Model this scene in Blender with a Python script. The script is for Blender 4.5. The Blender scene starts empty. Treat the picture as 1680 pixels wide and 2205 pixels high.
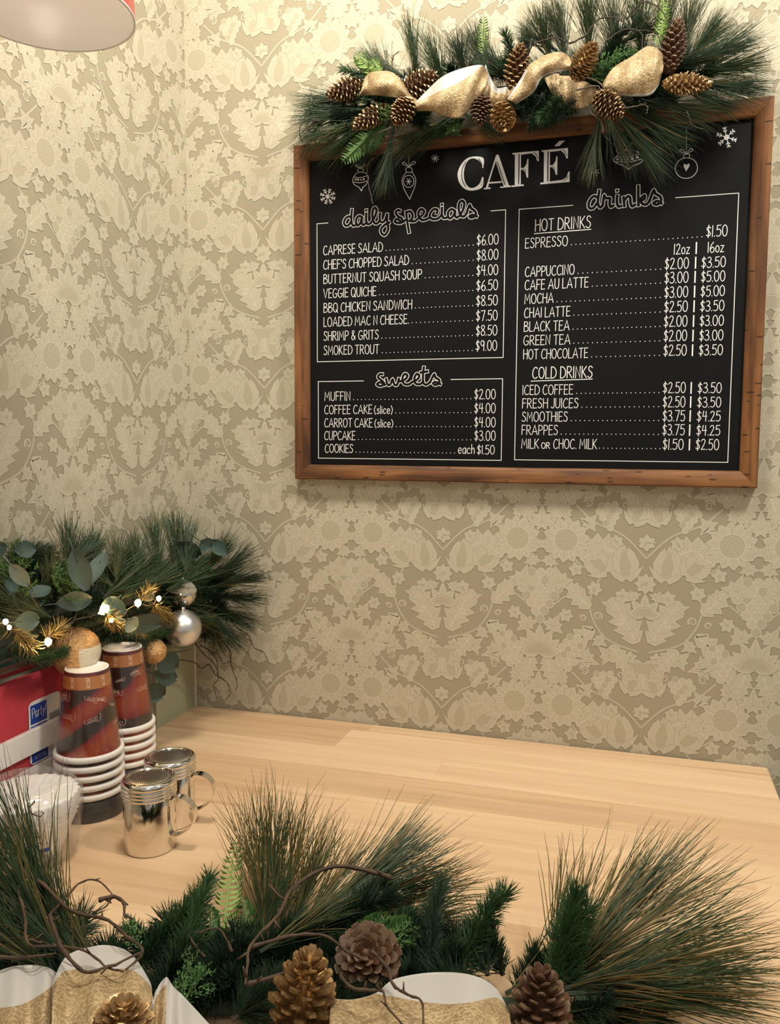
import bpy, math, random
import numpy as np
from mathutils import Vector, Matrix, Euler

S = bpy.context.scene
COL = S.collection
rnd = random.Random(7)
PI = math.pi
T = 0.90                                   # height of the table top above the floor

# ------------------------------------------------------------------ camera
FPX = 1784.0
CAM = np.array([0.7854, -1.352, 0.5 + T])
YAW, PITCH, ROLL = 0.2906, 0.0883, 0.0051
_f = np.array([-math.sin(YAW) * math.cos(PITCH), math.cos(YAW) * math.cos(PITCH), -math.sin(PITCH)])
_r0 = np.array([math.cos(YAW), math.sin(YAW), 0.0])
_u0 = np.cross(_r0, _f)
_r = math.cos(ROLL) * _r0 + math.sin(ROLL) * _u0
_u = -math.sin(ROLL) * _r0 + math.cos(ROLL) * _u0
cd = bpy.data.cameras.new('camera'); cam = bpy.data.objects.new('camera', cd); COL.objects.link(cam)
cd.sensor_fit = 'VERTICAL'; cd.sensor_height = 36.0; cd.lens = FPX / 2205.0 * 36.0
cd.clip_start = 0.02
cam.matrix_world = Matrix(((_r[0], _u[0], -_f[0], CAM[0]), (_r[1], _u[1], -_f[1], CAM[1]), (_r[2], _u[2], -_f[2], CAM[2]), (0, 0, 0, 1)))
S.camera = cam

# ------------------------------------------------------------------ light and exposure
S.view_settings.view_transform = 'Standard'
S.view_settings.look = 'None'
S.view_settings.gamma = 1.0
S.view_settings.use_curve_mapping = False
S.view_settings.exposure = 0.0
w = bpy.data.worlds.new('world'); S.world = w; w.use_nodes = True
w.node_tree.nodes['Background'].inputs[0].default_value = (1.0, 0.935, 0.83, 1)
w.node_tree.nodes['Background'].inputs[1].default_value = 0.40
def area(name, loc, target, size, power, color):
    l = bpy.data.lights.new(name, 'AREA'); l.shape = 'DISK'; l.size = size; l.energy = power; l.color = color
    o = bpy.data.objects.new(name, l); COL.objects.link(o); o.location = loc
    o.rotation_euler = (Vector(target) - Vector(loc)).to_track_quat('-Z', 'Y').to_euler()
    return o
area('ceiling_lamp', (1.35, -0.62, T + 1.62), (0.8, -0.25, T + .3), 0.22, 15.0, (1.0, 0.925, 0.79))
area('ceiling_lamp', (0.38, -0.58, T + 1.62), (0.3, -0.2, T + .3), 0.25, 13.0, (1.0, 0.925, 0.79))
area('ceiling_lamp', (1.0, -1.9, T + 1.70), (0.7, -0.2, T + .5), 0.5, 5.0, (1.0, 0.93, 0.82))

# ------------------------------------------------------------------ pixel rays -> points of the room
def ray(px, py): return _f + _r * ((px - 840) / FPX) + _u * ((1102.5 - py) / FPX)
def atz(px, py, h=0.0):
    d = ray(px, py); return CAM + d * ((T + h - CAM[2]) / d[2])
def aty(px, py, y=0.0):
    d = ray(px, py); return CAM + d * ((y - CAM[1]) / d[1])
def atx(px, py, x=0.0):
    d = ray(px, py); return CAM + d * ((x - CAM[0]) / d[0])
def mpp(p): return float((np.asarray(p) - CAM) @ _f) / FPX        # metres per pixel at p

# ------------------------------------------------------------------ mesh helpers
class MB:
    def __init__(s): s.v = []; s.f = []; s.m = []; s.n = 0
    def add(s, verts, faces, mat=0):
        verts = [tuple(map(float, p)) for p in verts]
        s.v += verts
        k = s.n
        for i, f in enumerate(faces):
            s.f.append([a + k for a in f]); s.m.append(mat if isinstance(mat, int) else mat[i])
        s.n += len(verts)
    def box(s, a, b, mat=0):
        (x0, y0, z0), (x1, y1, z1) = a, b
        s.add([(x0,y0,z0),(x1,y0,z0),(x1,y1,z0),(x0,y1,z0),(x0,y0,z1),(x1,y0,z1),(x1,y1,z1),(x0,y1,z1)],
              [(3,2,1,0),(4,5,6,7),(0,1,5,4),(1,2,6,5),(2,3,7,6),(3,0,4,7)], mat)
    def rbox(s, a, b, r, mat=0, n=3):
        """box whose vertical edges and top edge are rounded"""
        (x0, y0, z0), (x1, y1, z1) = a, b
        def loop(ins, z):
            out = []
            rr = max(r - ins, r * .12)
            for cx, cy, a0 in ((x1-ins-rr,y1-ins-rr,0),(x0+ins+rr,y1-ins-rr,90),(x0+ins+rr,y0+ins+rr,180),(x1-ins-rr,y0+ins+rr,270)):
                for k in range(n + 1):
                    t = math.radians(a0 + 90 * k / n); out.append((cx + rr * math.cos(t), cy + rr * math.sin(t), z))
            return out
        L = [loop(r*.3, z0), loop(0, z0 + r*.3), loop(0, z1 - r*.6), loop(r*.15, z1 - r*.25), loop(r*.55, z1)]
        m = len(L[0]); vv = [p for l in L for p in l]; ff = []
        for i in range(len(L) - 1):
            for j in range(m): ff.append((i*m+j, i*m+(j+1)%m, (i+1)*m+(j+1)%m, (i+1)*m+j))
        ff.append(tuple(range(m))[::-1]); ff.append(tuple((len(L)-1)*m+j for j in range(m)))
        s.add(vv, ff, mat)
    def tube(s, pts, rad, n=6, mat=0, cap=True):
        pts = [np.array(p, float) for p in pts]; N = len(pts)
        if not hasattr(rad, '__len__'): rad = [rad] * N
        vv = []; ff = []; up = None
        for i in range(N):
            t = pts[min(i+1, N-1)] - pts[max(i-1, 0)]; t = t / (np.linalg.norm(t) + 1e-12)
            if up is None:
                up = np.array([0, 0, 1.0]) if abs(t[2]) < .9 else np.array([1.0, 0, 0])
            a = np.cross(t, up); a /= np.linalg.norm(a) + 1e-12; b = np.cross(a, t); up = b
            for k in range(n):
                q = 2*PI*k/n; vv.append(pts[i] + rad[i]*(a*math.cos(q) + b*math.sin(q)))
        for i in range(N-1):
            for k in range(n): ff.append((i*n+k, i*n+(k+1)%n, (i+1)*n+(k+1)%n, (i+1)*n+k))
        if cap: ff.append(tuple(range(n))[::-1]); ff.append(tuple((N-1)*n+k for k in range(n)))
        s.add(vv, ff, mat)
    def lathe(s, prof, c=(0,0,0), n=48, mat=0, rmod=None):
        """prof: list of (r, z) or (r, z, mat)"""
        vv = []; ff = []; mm = []
        for (r, z, *_) in prof:
            for k in range(n):
                q = 2*PI*k/n; rr = r if rmod is None else r * rmod(q, z)
                vv.append((c[0] + rr*math.cos(q), c[1] + rr*math.sin(q), c[2] + z))
        for i in range(len(prof)-1):
            mi = prof[i][2] if len(prof[i]) > 2 else mat
            for k in range(n): ff.append((i*n+k, i*n+(k+1)%n, (i+1)*n+(k+1)%n, (i+1)*n+k)); mm.append(mi)
        s.add(vv, ff, mm)
    def ball(s, c, r, nu=24, nv=14, mat=0, fn=None):
        vv = []; ff = []
        for i in range(nv+1):
            th = PI*i/nv
            for k in range(nu):
                ph = 2*PI*k/nu; d = np.array([math.sin(th)*math.cos(ph), math.sin(th)*math.sin(ph), math.cos(th)])
                rr = r * (1 if fn is None else fn(d)); vv.append(np.array(c) + d*rr)
        for i in range(nv):
            for k in range(nu): ff.append((i*nu+k, (i+1)*nu+k, (i+1)*nu+(k+1)%nu, i*nu+(k+1)%nu))
        s.add(vv, ff, mat)

def link(o, parent=None):
    COL.objects.link(o)
    if parent is not None: o.parent = parent
    return o
def root_loc(o):
    p = Vector((0, 0, 0))
    while o is not None: p = p + o.location; o = o.parent
    return p
def obj(name, mb, mats, parent=None, smooth=False, label=None, origin=None):
    """one mesh object from world coordinates; under a parent the vertices are stored relative to it"""
    me = bpy.data.meshes.new(name)
    off = np.array(root_loc(parent)) if parent is not None else np.array(origin if origin is not None else (0, 0, 0), float)
    v = np.array(mb.v, float) - off
    me.from_pydata(v.tolist(), [], mb.f)
    if not isinstance(mats, (list, tuple)): mats = [mats]
    for m in mats: me.materials.append(m)
    if len(mats) > 1: me.polygons.foreach_set('material_index', np.array(mb.m, dtype=np.int32))
    if smooth: me.polygons.foreach_set('use_smooth', np.ones(len(me.polygons), dtype=bool))
    me.validate(); me.update()
    o = bpy.data.objects.new(name, me); link(o, parent)
    if parent is None: o.location = off
    if label: o['label'] = label
    return o
def smooth_by_angle(o, deg=40):
    me = o.data
    me.polygons.foreach_set('use_smooth', np.ones(len(me.polygons), dtype=bool))
    me.set_sharp_from_angle(angle=math.radians(deg))
    return o
def tag(o, label, cat, group=None):
    o['label'] = label; o['category'] = cat
    if group: o['group'] = group
    return o
def thing(name, label, cat, loc, group=None):
    o = bpy.data.objects.new(name, None); COL.objects.link(o); o.location = loc; o.empty_display_size = .02
    return tag(o, label, cat, group)
def struct(name, mb, mats, smooth=False):
    o = obj(name, mb, mats, None, smooth); o['kind'] = 'structure'; return o

def catmull(pts, n=6, closed=False):
    P = [np.array(p, float) for p in pts]; N = len(P); out = []
    if N < 3 and not closed: return P
    for i in range(N if closed else N-1):
        if closed: a, b, c, d = P[(i-1) % N], P[i], P[(i+1) % N], P[(i+2) % N]
        else: a, b, c, d = P[max(i-1,0)], P[i], P[i+1], P[min(i+2,N-1)]
        for k in range(n):
            t = k/n
            out.append(.5*((2*b) + (-a+c)*t + (2*a-5*b+4*c-d)*t*t + (-a+3*b-3*c+d)*t**3))
    if not closed: out.append(P[-1])
    return out

# ------------------------------------------------------------------ materials
def mat(name, color, rough=.6, metal=0.0, spec=.4, c2=None, nscale=40, nmap=None, bump=0, bscale=200, trans=0, sheen=0, ndet=3, coat=0):
    m = bpy.data.materials.new(name); m.use_nodes = True; nt = m.node_tree; b = nt.nodes['Principled BSDF']
    b.inputs['Base Color'].default_value = (*color, 1); b.inputs['Roughness'].default_value = rough
    b.inputs['Metallic'].default_value = metal; b.inputs['Specular IOR Level'].default_value = spec
    b.inputs['Coat Weight'].default_value = coat
    if trans: b.inputs['Transmission Weight'].default_value = trans
    if sheen: b.inputs['Sheen Weight'].default_value = sheen
    tc = nt.nodes.new('ShaderNodeTexCoord')
    if c2 is not None:
        mp = nt.nodes.new('ShaderNodeMapping'); mp.inputs['Scale'].default_value = nmap or (1, 1, 1)
        nz = nt.nodes.new('ShaderNodeTexNoise'); nz.inputs['Scale'].default_value = nscale; nz.inputs['Detail'].default_value = ndet
        rp = nt.nodes.new('ShaderNodeValToRGB'); rp.color_ramp.elements[0].position = .35; rp.color_ramp.elements[1].position = .65
        rp.color_ramp.elements[0].color = (*color, 1); rp.color_ramp.elements[1].color = (*c2, 1)
        nt.links.new(tc.outputs['Object'], mp.inputs[0]); nt.links.new(mp.outputs[0], nz.inputs['Vector'])
        nt.links.new(nz.outputs[0], rp.inputs[0]); nt.links.new(rp.outputs[0], b.inputs['Base Color'])
    if bump:
        nb = nt.nodes.new('ShaderNodeTexNoise'); nb.inputs['Scale'].default_value = bscale; nb.inputs['Detail'].default_value = 4
        bm_ = nt.nodes.new('ShaderNodeBump'); bm_.inputs['Strength'].default_value = bump; bm_.inputs['Distance'].default_value = .002
        nt.links.new(tc.outputs['Object'], nb.inputs['Vector']); nt.links.new(nb.outputs[0], bm_.inputs['Height'])
        nt.links.new(bm_.outputs[0], b.inputs['Normal'])
    return m
def emit(name, color, strength):
    m = bpy.data.materials.new(name); m.use_nodes = True; b = m.node_tree.nodes['Principled BSDF']
    b.inputs['Base Color'].default_value = (*color, 1)
    b.inputs['Emission Color'].default_value = (*color, 1); b.inputs['Emission Strength'].default_value = strength
    return m
def node(nt, kind, **kw):
    n = nt.nodes.new(kind)
    for k, v in kw.items(): setattr(n, k, v)
    return n
def mth(nt, op, a, b=None):
    n = nt.nodes.new('ShaderNodeMath'); n.operation = op
    for i, x in enumerate((a, b)):
        if x is None: continue
        if isinstance(x, (int, float)): n.inputs[i].default_value = x
        else: nt.links.new(x, n.inputs[i])
    return n.outputs[0]

def plank_material():
    m = bpy.data.materials.new('maple_planks'); m.use_nodes = True; nt = m.node_tree; b = nt.nodes['Principled BSDF']
    tc = node(nt, 'ShaderNodeTexCoord'); sx = node(nt, 'ShaderNodeSeparateXYZ'); nt.links.new(tc.outputs['Object'], sx.inputs[0])
    x, y = sx.outputs[0], sx.outputs[1]
    row = mth(nt, 'FLOOR', mth(nt, 'MULTIPLY', y, 1/.082))
    wn = node(nt, 'ShaderNodeTexWhiteNoise', noise_dimensions='1D'); nt.links.new(row, wn.inputs['W'])
    xs = mth(nt, 'ADD', mth(nt, 'MULTIPLY', x, 1.3), mth(nt, 'MULTIPLY', wn.outputs['Value'], 7.3))
    wn2 = node(nt, 'ShaderNodeTexWhiteNoise', noise_dimensions='2D')
    cv = node(nt, 'ShaderNodeCombineXYZ'); nt.links.new(mth(nt, 'FLOOR', xs), cv.inputs[0]); nt.links.new(row, cv.inputs[1])
    nt.links.new(cv.outputs[0], wn2.inputs['Vector'])
    # grain stretched along the plank, shifted per plank
    g = node(nt, 'ShaderNodeCombineXYZ')
    nt.links.new(mth(nt, 'ADD', mth(nt, 'MULTIPLY', x, 1.6), mth(nt, 'MULTIPLY', wn2.outputs['Value'], 31)), g.inputs[0])
    nt.links.new(mth(nt, 'MULTIPLY', y, 34), g.inputs[1]); nt.links.new(mth(nt, 'MULTIPLY', wn2.outputs['Value'], 9), g.inputs[2])
    n1 = node(nt, 'ShaderNodeTexNoise'); n1.inputs['Scale'].default_value = 1.6; n1.inputs['Detail'].default_value = 6; n1.inputs['Distortion'].default_value = .7
    nt.links.new(g.outputs[0], n1.inputs['Vector'])
    g2 = node(nt, 'ShaderNodeCombineXYZ')
    nt.links.new(mth(nt, 'MULTIPLY', x, 6), g2.inputs[0]); nt.links.new(mth(nt, 'MULTIPLY', y, 420), g2.inputs[1])
    n2 = node(nt, 'ShaderNodeTexNoise'); n2.inputs['Scale'].default_value = 1.0; n2.inputs['Detail'].default_value = 2
    nt.links.new(g2.outputs[0], n2.inputs['Vector'])
    f = mth(nt, 'ADD', mth(nt, 'MULTIPLY', n1.outputs[0], .62), mth(nt, 'ADD', mth(nt, 'MULTIPLY', n2.outputs[0], .12), mth(nt, 'MULTIPLY', wn2.outputs['Value'], .34)))
    rp = node(nt, 'ShaderNodeValToRGB'); r = rp.color_ramp
    r.elements[0].position = .22; r.elements[0].color = (.44, .28, .150, 1)
    r.elements[1].position = .82; r.elements[1].color = (.74, .535, .345, 1)
    e = r.elements.new(.5); e.color = (.60, .41, .245, 1)
    nt.links.new(f, rp.inputs[0])
    # thin joint lines and scattered knots
    fr = mth(nt, 'FRACT', mth(nt, 'MULTIPLY', y, 1/.082)); jl = mth(nt, 'LESS_THAN', fr, .012)
    fx = mth(nt, 'LESS_THAN', mth(nt, 'FRACT', xs), .0012)
    jm = mth(nt, 'MAXIMUM', jl, fx)
    vo = node(nt, 'ShaderNodeTexVoronoi'); vo.inputs['Scale'].default_value = 1.0
    kv = node(nt, 'ShaderNodeCombineXYZ'); nt.links.new(mth(nt, 'MULTIPLY', x, 3.1), kv.inputs[0]); nt.links.new(mth(nt, 'MULTIPLY', y, 7.5), kv.inputs[1])
    nt.links.new(kv.outputs[0], vo.inputs['Vector'])
    kn = mth(nt, 'LESS_THAN', vo.outputs['Distance'], .022)
    mx = node(nt, 'ShaderNodeMix', data_type='RGBA'); mx.inputs[7].default_value = (.36, .19, .08, 1)
    nt.links.new(mth(nt, 'MULTIPLY', jm, .22), mx.inputs[0]); nt.links.new(rp.outputs[0], mx.inputs[6])
    mx2 = node(nt, 'ShaderNodeMix', data_type='RGBA'); mx2.inputs[7].default_value = (.16, .08, .03, 1)
    nt.links.new(mth(nt, 'MULTIPLY', kn, .8), mx2.inputs[0]); nt.links.new(mx.outputs[2], mx2.inputs[6])
    nt.links.new(mx2.outputs[2], b.inputs['Base Color'])
    b.inputs['Roughness'].default_value = .42; b.inputs['Specular IOR Level'].default_value = .3
    return m

def frame_wood(name, along):
    """stained, distressed wood; grain runs along the given axis"""
    m = bpy.data.materials.new(name); m.use_nodes = True; nt = m.node_tree; b = nt.nodes['Principled BSDF']
    tc = node(nt, 'ShaderNodeTexCoord')
    mp = node(nt, 'ShaderNodeMapping'); s = [90, 90, 90]; s[along] = 7; mp.inputs['Scale'].default_value = s
    nt.links.new(tc.outputs['Object'], mp.inputs[0])
    n1 = node(nt, 'ShaderNodeTexNoise'); n1.inputs['Scale'].default_value = 1; n1.inputs['Detail'].default_value = 5; n1.inputs['Distortion'].default_value = .4
    nt.links.new(mp.outputs[0], n1.inputs['Vector'])
    n0 = node(nt, 'ShaderNodeTexNoise'); n0.inputs['Scale'].default_value = 5; n0.inputs['Detail'].default_value = 2
    nt.links.new(tc.outputs['Object'], n0.inputs['Vector'])
    f = mth(nt, 'ADD', mth(nt, 'MULTIPLY', n1.outputs[0], .6), mth(nt, 'MULTIPLY', n0.outputs[0], .4))
    rp = node(nt, 'ShaderNodeValToRGB'); r = rp.color_ramp
    r.elements[0].position = .36; r.elements[0].color = (.042, .018, .008, 1)
    r.elements[1].position = .66; r.elements[1].color = (.27, .118, .040, 1)
    e = r.elements.new(.5); e.color = (.145, .058, .020, 1)
    nt.links.new(f, rp.inputs[0])
    # short dark gouges
    mp2 = node(nt, 'ShaderNodeMapping'); mp2.inputs['Rotation'].default_value = (0, .75, 0); mp2.inputs['Scale'].default_value = (26, 40, 110)
    nt.links.new(tc.outputs['Object'], mp2.inputs[0])
    vo = node(nt, 'ShaderNodeTexVoronoi'); vo.inputs['Scale'].default_value = 1; nt.links.new(mp2.outputs[0], vo.inputs['Vector'])
    kn = mth(nt, 'LESS_THAN', vo.outputs['Distance'], .16)
    mx = node(nt, 'ShaderNodeMix', data_type='RGBA'); mx.inputs[7].default_value = (.02, .009, .005, 1)
    nt.links.new(mth(nt, 'MULTIPLY', kn, .8), mx.inputs[0]); nt.links.new(rp.outputs[0], mx.inputs[6])
    nt.links.new(mx.outputs[2], b.inputs['Base Color'])
    b.inputs['Roughness'].default_value = .5; b.inputs['Specular IOR Level'].default_value = .3
    return m

def mesh_ribbon_material():
    m = bpy.data.materials.new('gold_mesh_ribbon'); m.use_nodes = True; nt = m.node_tree; b = nt.nodes['Principled BSDF']
    tc = node(nt, 'ShaderNodeTexCoord')
    vo = node(nt, 'ShaderNodeTexVoronoi', feature='DISTANCE_TO_EDGE'); vo.inputs['Scale'].default_value = 210
    wq = node(nt, 'ShaderNodeTexNoise'); wq.inputs['Scale'].default_value = 120; wq.inputs['Detail'].default_value = 3
    nt.links.new(tc.outputs['Object'], wq.inputs['Vector'])
    va = node(nt, 'ShaderNodeVectorMath', operation='MULTIPLY_ADD'); va.inputs[1].default_value = (.012, .012, .012)
    nt.links.new(wq.outputs['Color'], va.inputs[0]); nt.links.new(tc.outputs['Object'], va.inputs[2]); nt.links.new(va.outputs[0], vo.inputs['Vector'])
    nz = node(nt, 'ShaderNodeTexNoise'); nz.inputs['Scale'].default_value = 45; nz.inputs['Detail'].default_value = 5
    nt.links.new(tc.outputs['Object'], nz.inputs['Vector'])
    f = mth(nt, 'ADD', mth(nt, 'MINIMUM', mth(nt, 'MULTIPLY', vo.outputs['Distance'], 2.4), .36), mth(nt, 'MULTIPLY', nz.outputs[0], .62))
    rp = node(nt, 'ShaderNodeValToRGB'); r = rp.color_ramp
    r.elements[0].position = .27; r.elements[0].color = (.58, .435, .25, 1)
    r.elements[1].position = .85; r.elements[1].color = (.23, .15, .07, 1)
    e = r.elements.new(.52); e.color = (.42, .305, .165, 1)
    nt.links.new(f, rp.inputs[0]); nt.links.new(rp.outputs[0], b.inputs['Base Color'])
    bp = node(nt, 'ShaderNodeBump'); bp.inputs['Strength'].default_value = .6; bp.inputs['Distance'].default_value = .0015; bp.invert = True
    nt.links.new(f, bp.inputs['Height']); nt.links.new(bp.outputs[0], b.inputs['Normal'])
    b.inputs['Metallic'].default_value = .25; b.inputs['Roughness'].default_value = .45
    return m

def cup_print_material():
    """printed paper sleeve: swirls of red, orange and dark brown"""
    m = bpy.data.materials.new('printed_cup_paper'); m.use_nodes = True; nt = m.node_tree; b = nt.nodes['Principled BSDF']
    tc = node(nt, 'ShaderNodeTexCoord')
    mp = node(nt, 'ShaderNodeMapping'); mp.inputs['Rotation'].default_value = (.3, .5, .2); mp.inputs['Scale'].default_value = (1, 1, 1.25)
    oi = node(nt, 'ShaderNodeObjectInfo'); nt.links.new(mth(nt, 'MULTIPLY', oi.outputs['Random'], 5), mp.inputs['Location'])
    nt.links.new(tc.outputs['Object'], mp.inputs[0])
    wv = node(nt, 'ShaderNodeTexWave'); wv.bands_direction = 'Z'; wv.inputs['Scale'].default_value = 5.2
    wv.inputs['Distortion'].default_value = 5.5; wv.inputs['Detail'].default_value = 1.0; wv.inputs['Detail Scale'].default_value = 1.4
    nt.links.new(mp.outputs[0], wv.inputs['Vector'])
    rp = node(nt, 'ShaderNodeValToRGB'); r = rp.color_ramp; r.interpolation = 'LINEAR'
    r.elements[0].position = .0; r.elements[0].color = (.035, .017, .014, 1)
    r.elements[1].position = 1; r.elements[1].color = (.36, .060, .020, 1)
    for p, c in ((.40, (.055, .025, .018, 1)), (.47, (.22, .018, .014, 1)), (.72, (.29, .030, .017, 1))):
        e = r.elements.new(p); e.color = c
    nt.links.new(wv.outputs[0], rp.inputs[0])
    nz = node(nt, 'ShaderNodeTexNoise'); nz.inputs['Scale'].default_value = 300; nz.inputs['Detail'].default_value = 2
    nt.links.new(tc.outputs['Object'], nz.inputs['Vector'])
    mx = node(nt, 'ShaderNodeMix', data_type='RGBA', blend_type='MULTIPLY'); mx.inputs[0].default_value = .5
    nt.links.new(rp.outputs[0], mx.inputs[6]); nt.links.new(nz.outputs[0], mx.inputs[7])
    nt.links.new(mx.outputs[2], b.inputs['Base Color'])
    b.inputs['Roughness'].default_value = .3; b.inputs['Coat Weight'].default_value = .3
    return m

def clear_film(name, gloss=.16, tint=(1, 1, 1), white=.0):
    m = bpy.data.materials.new(name); m.use_nodes = True; nt = m.node_tree; out = nt.nodes['Material Output']
    nt.nodes.remove(nt.nodes['Principled BSDF'])
    tr = node(nt, 'ShaderNodeBsdfTransparent'); tr.inputs[0].default_value = (*tint, 1)
    gl = node(nt, 'ShaderNodeBsdfGlossy'); gl.inputs['Roughness'].default_value = .12
    fr = node(nt, 'ShaderNodeLayerWeight'); fr.inputs[0].default_value = .25
    mx = node(nt, 'ShaderNodeMixShader')
    nt.links.new(mth(nt, 'ADD', mth(nt, 'MULTIPLY', fr.outputs['Facing'], gloss * 1.4), gloss * .35), mx.inputs[0])
    nt.links.new(tr.outputs[0], mx.inputs[1]); nt.links.new(gl.outputs[0], mx.inputs[2])
    sh = mx.outputs[0]
    if white:
        df = node(nt, 'ShaderNodeBsdfDiffuse'); df.inputs[0].default_value = (.8, .8, .8, 1)
        m2 = node(nt, 'ShaderNodeMixShader'); m2.inputs[0].default_value = white
        nt.links.new(sh, m2.inputs[1]); nt.links.new(df.outputs[0], m2.inputs[2]); sh = m2.outputs[0]
    nt.links.new(sh, out.inputs['Surface'])
    return m

M = {}
M['paper'] = mat('wallpaper_ground', (.352, .312, .222), .75, spec=.25)
M['motif'] = mat('wallpaper_motif', (.500, .458, .348), .7, spec=.3)
M['light'] = mat('wallpaper_outline', (.590, .550, .435), .7, spec=.3)
M['shade'] = mat('wallpaper_vein', (.432, .390, .285), .75, spec=.25)
M['sage'] = mat('painted_sage_panel', (.34, .345, .235), .55, c2=(.32, .325, .215), nscale=6)
M['bead'] = mat('painted_cream_bead', (.60, .57, .42), .5)
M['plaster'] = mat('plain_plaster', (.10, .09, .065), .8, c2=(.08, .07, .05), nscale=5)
M['floor'] = mat('floor_boards', (.25, .17, .10), .5, c2=(.18, .11, .06), nscale=4, nmap=(1, 12, 1))
M['maple'] = plank_material()
M['legwood'] = mat('painted_table_leg', (.5, .46, .36), .5)
M['frame_x'] = frame_wood('stained_wood_rail', 0)
M['frame_z'] = frame_wood('stained_wood_stile', 2)
M['chalkboard'] = mat('chalkboard_black', (.0038, .0039, .0045), .6, spec=.15, c2=(.0052, .0052, .006), nscale=6)
M['chalk'] = mat('chalk_marker_white', (.80, .80, .80), .8, spec=.2)
M['needle'] = [mat('pine_needle_deep', (.024, .046, .020), .5, spec=.22, c2=(.045, .070, .030), nscale=30),
               mat('pine_needle_blue', (.030, .054, .032), .5, spec=.22, c2=(.048, .078, .046), nscale=30),
               mat('pine_needle_olive', (.048, .062, .022), .5, spec=.22, c2=(.085, .092, .034), nscale=30),
               mat('pine_needle_grey', (.060, .080, .048), .5, spec=.22, c2=(.090, .108, .064), nscale=30)]
M['fir'] = mat('fir_needle_green', (.016, .048, .015), .5, spec=.25, c2=(.034, .078, .024), nscale=40)
M['fir_dark'] = mat('fir_needle_dark', (.011, .028, .013), .5, spec=.25, c2=(.022, .046, .022), nscale=40)
M['needle_tip'] = mat('pine_needle_straw', (.17, .115, .042), .5, spec=.2)
M['fern'] = mat('fern_lime', (.19, .30, .075), .55, c2=(.26, .37, .11), nscale=60)
M['fern_dark'] = mat('fern_green', (.055, .135, .035), .55, c2=(.085, .175, .05), nscale=60)
M['twig'] = mat('vine_twig_brown', (.085, .050, .028), .7, c2=(.045, .027, .017), nscale=60, bump=.4)
M['twig_dark'] = mat('vine_twig_dark', (.045, .033, .025), .7, c2=(.025, .018, .014), nscale=60)
M['twig_grey'] = mat('vine_twig_grey', (.13, .10, .075), .7, c2=(.09, .07, .055), nscale=60)
M['stem'] = mat('garland_core', (.022, .036, .018), .8)
M['cone'] = mat('pinecone_brown', (.070, .032, .016), .55, c2=(.11, .050, .023), nscale=60)
M['cone_tip'] = mat('pinecone_pale_tip', (.20, .125, .075), .5, c2=(.10, .058, .034), nscale=90)
M['cone_gold'] = mat('pinecone_gold_paint', (.50, .34, .17), .34, metal=.75, c2=(.25, .14, .055), nscale=90)
M['ribbon'] = mesh_ribbon_material()
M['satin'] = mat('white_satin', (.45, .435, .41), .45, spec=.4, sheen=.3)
M['euca'] = mat('eucalyptus_blue', (.060, .098, .084), .6, c2=(.088, .125, .10), nscale=25)
M['euca_dark'] = mat('eucalyptus_dark', (.035, .065, .055), .6, c2=(.05, .085, .07), nscale=25)
M['euca_pale'] = mat('eucalyptus_pale', (.14, .175, .14), .6, c2=(.19, .22, .17), nscale=25)
M['gold_tinsel'] = mat('gold_tinsel', (.34, .25, .09), .4, metal=.6)
M['silver'] = mat('polished_silver', (.62, .60, .55), .16, metal=1)
M['silver_matte'] = mat('matte_silver', (.68, .68, .69), .34, metal=1, bump=.05, bscale=900)
M['glitter'] = mat('silver_glitter', (.60, .57, .48), .45, metal=.6, bump=1.0, bscale=1500, c2=(.45, .43, .36), nscale=700)
M['sequin'] = mat('gold_sequins', (.72, .46, .22), .38, metal=.55, bump=1.0, bscale=420, c2=(.50, .29, .12), nscale=260)
M['capiz'] = mat('capiz_shell', (.60, .56, .44), .3, spec=.5, coat=.5)
M['wire'] = mat('black_wire', (.02, .02, .018), .5)
M['bulb'] = emit('warm_fairy_bulb', (1.0, .62, .26), 130)
M['lining_fill'] = emit('added_lining_fill_glow', (1.0, .86, .70), 7)  # weak fill glow added inside the pendant, which is otherwise unlit
M['steel'] = mat('polished_steel', (.74, .71, .66), .10, metal=1)
M['steel_top'] = mat('brushed_steel', (.60, .57, .51), .30, metal=1)
M['hole'] = mat('shaker_hole_dark', (.03, .028, .025), .7)
M['cup_print'] = cup_print_material()
M['cup_white'] = mat('white_cup_paper', (.84, .81, .77), .45, spec=.4)
M['cup_band'] = mat('printed_orange_band', (.46, .19, .055), .35, c2=(.38, .14, .045), nscale=30)
M['cup_brown'] = mat('printed_brown_band', (.20, .030, .020), .35, c2=(.06, .02, .025), nscale=30)
M['cup_script'] = mat('pale_cup_script', (.72, .50, .38), .6)
M['base_dark'] = mat('dark_grey_base', (.030, .032, .038), .32, spec=.5)
M['film'] = clear_film('clear_plastic_sleeve', .13)
M['bag'] = clear_film('clear_plastic_bag', .22, white=.06)
M['filter'] = mat('white_filter_paper', (.86, .84, .79), .8, spec=.2)
M['tray'] = mat('white_painted_wood', (.80, .77, .74), .5)
M['nap_red'] = mat('red_napkin', (.56, .055, .075), .75, c2=(.48, .045, .062), nscale=15, spec=.3)
M['nap_maroon'] = mat('maroon_napkin', (.13, .014, .020), .75)
M['nap_grey'] = mat('sage_grey_napkin', (.30, .28, .21), .75)
M['nap_pink'] = mat('dusty_pink_napkin', (.52, .26, .22), .75)
M['nap_teal'] = mat('green_napkin', (.085, .24, .17), .75)
M['sticker'] = mat('white_sticker', (.78, .77, .80), .4)
M['blue'] = mat('blue_print', (.018, .055, .34), .45)
M['ink'] = mat('black_ink', (.03, .03, .035), .6)
M['enamel_white'] = mat('white_enamel', (.84, .80, .76), .22, spec=.5)
M['enamel_red'] = mat('red_enamel', (.52, .06, .05), .3, spec=.5)
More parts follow.
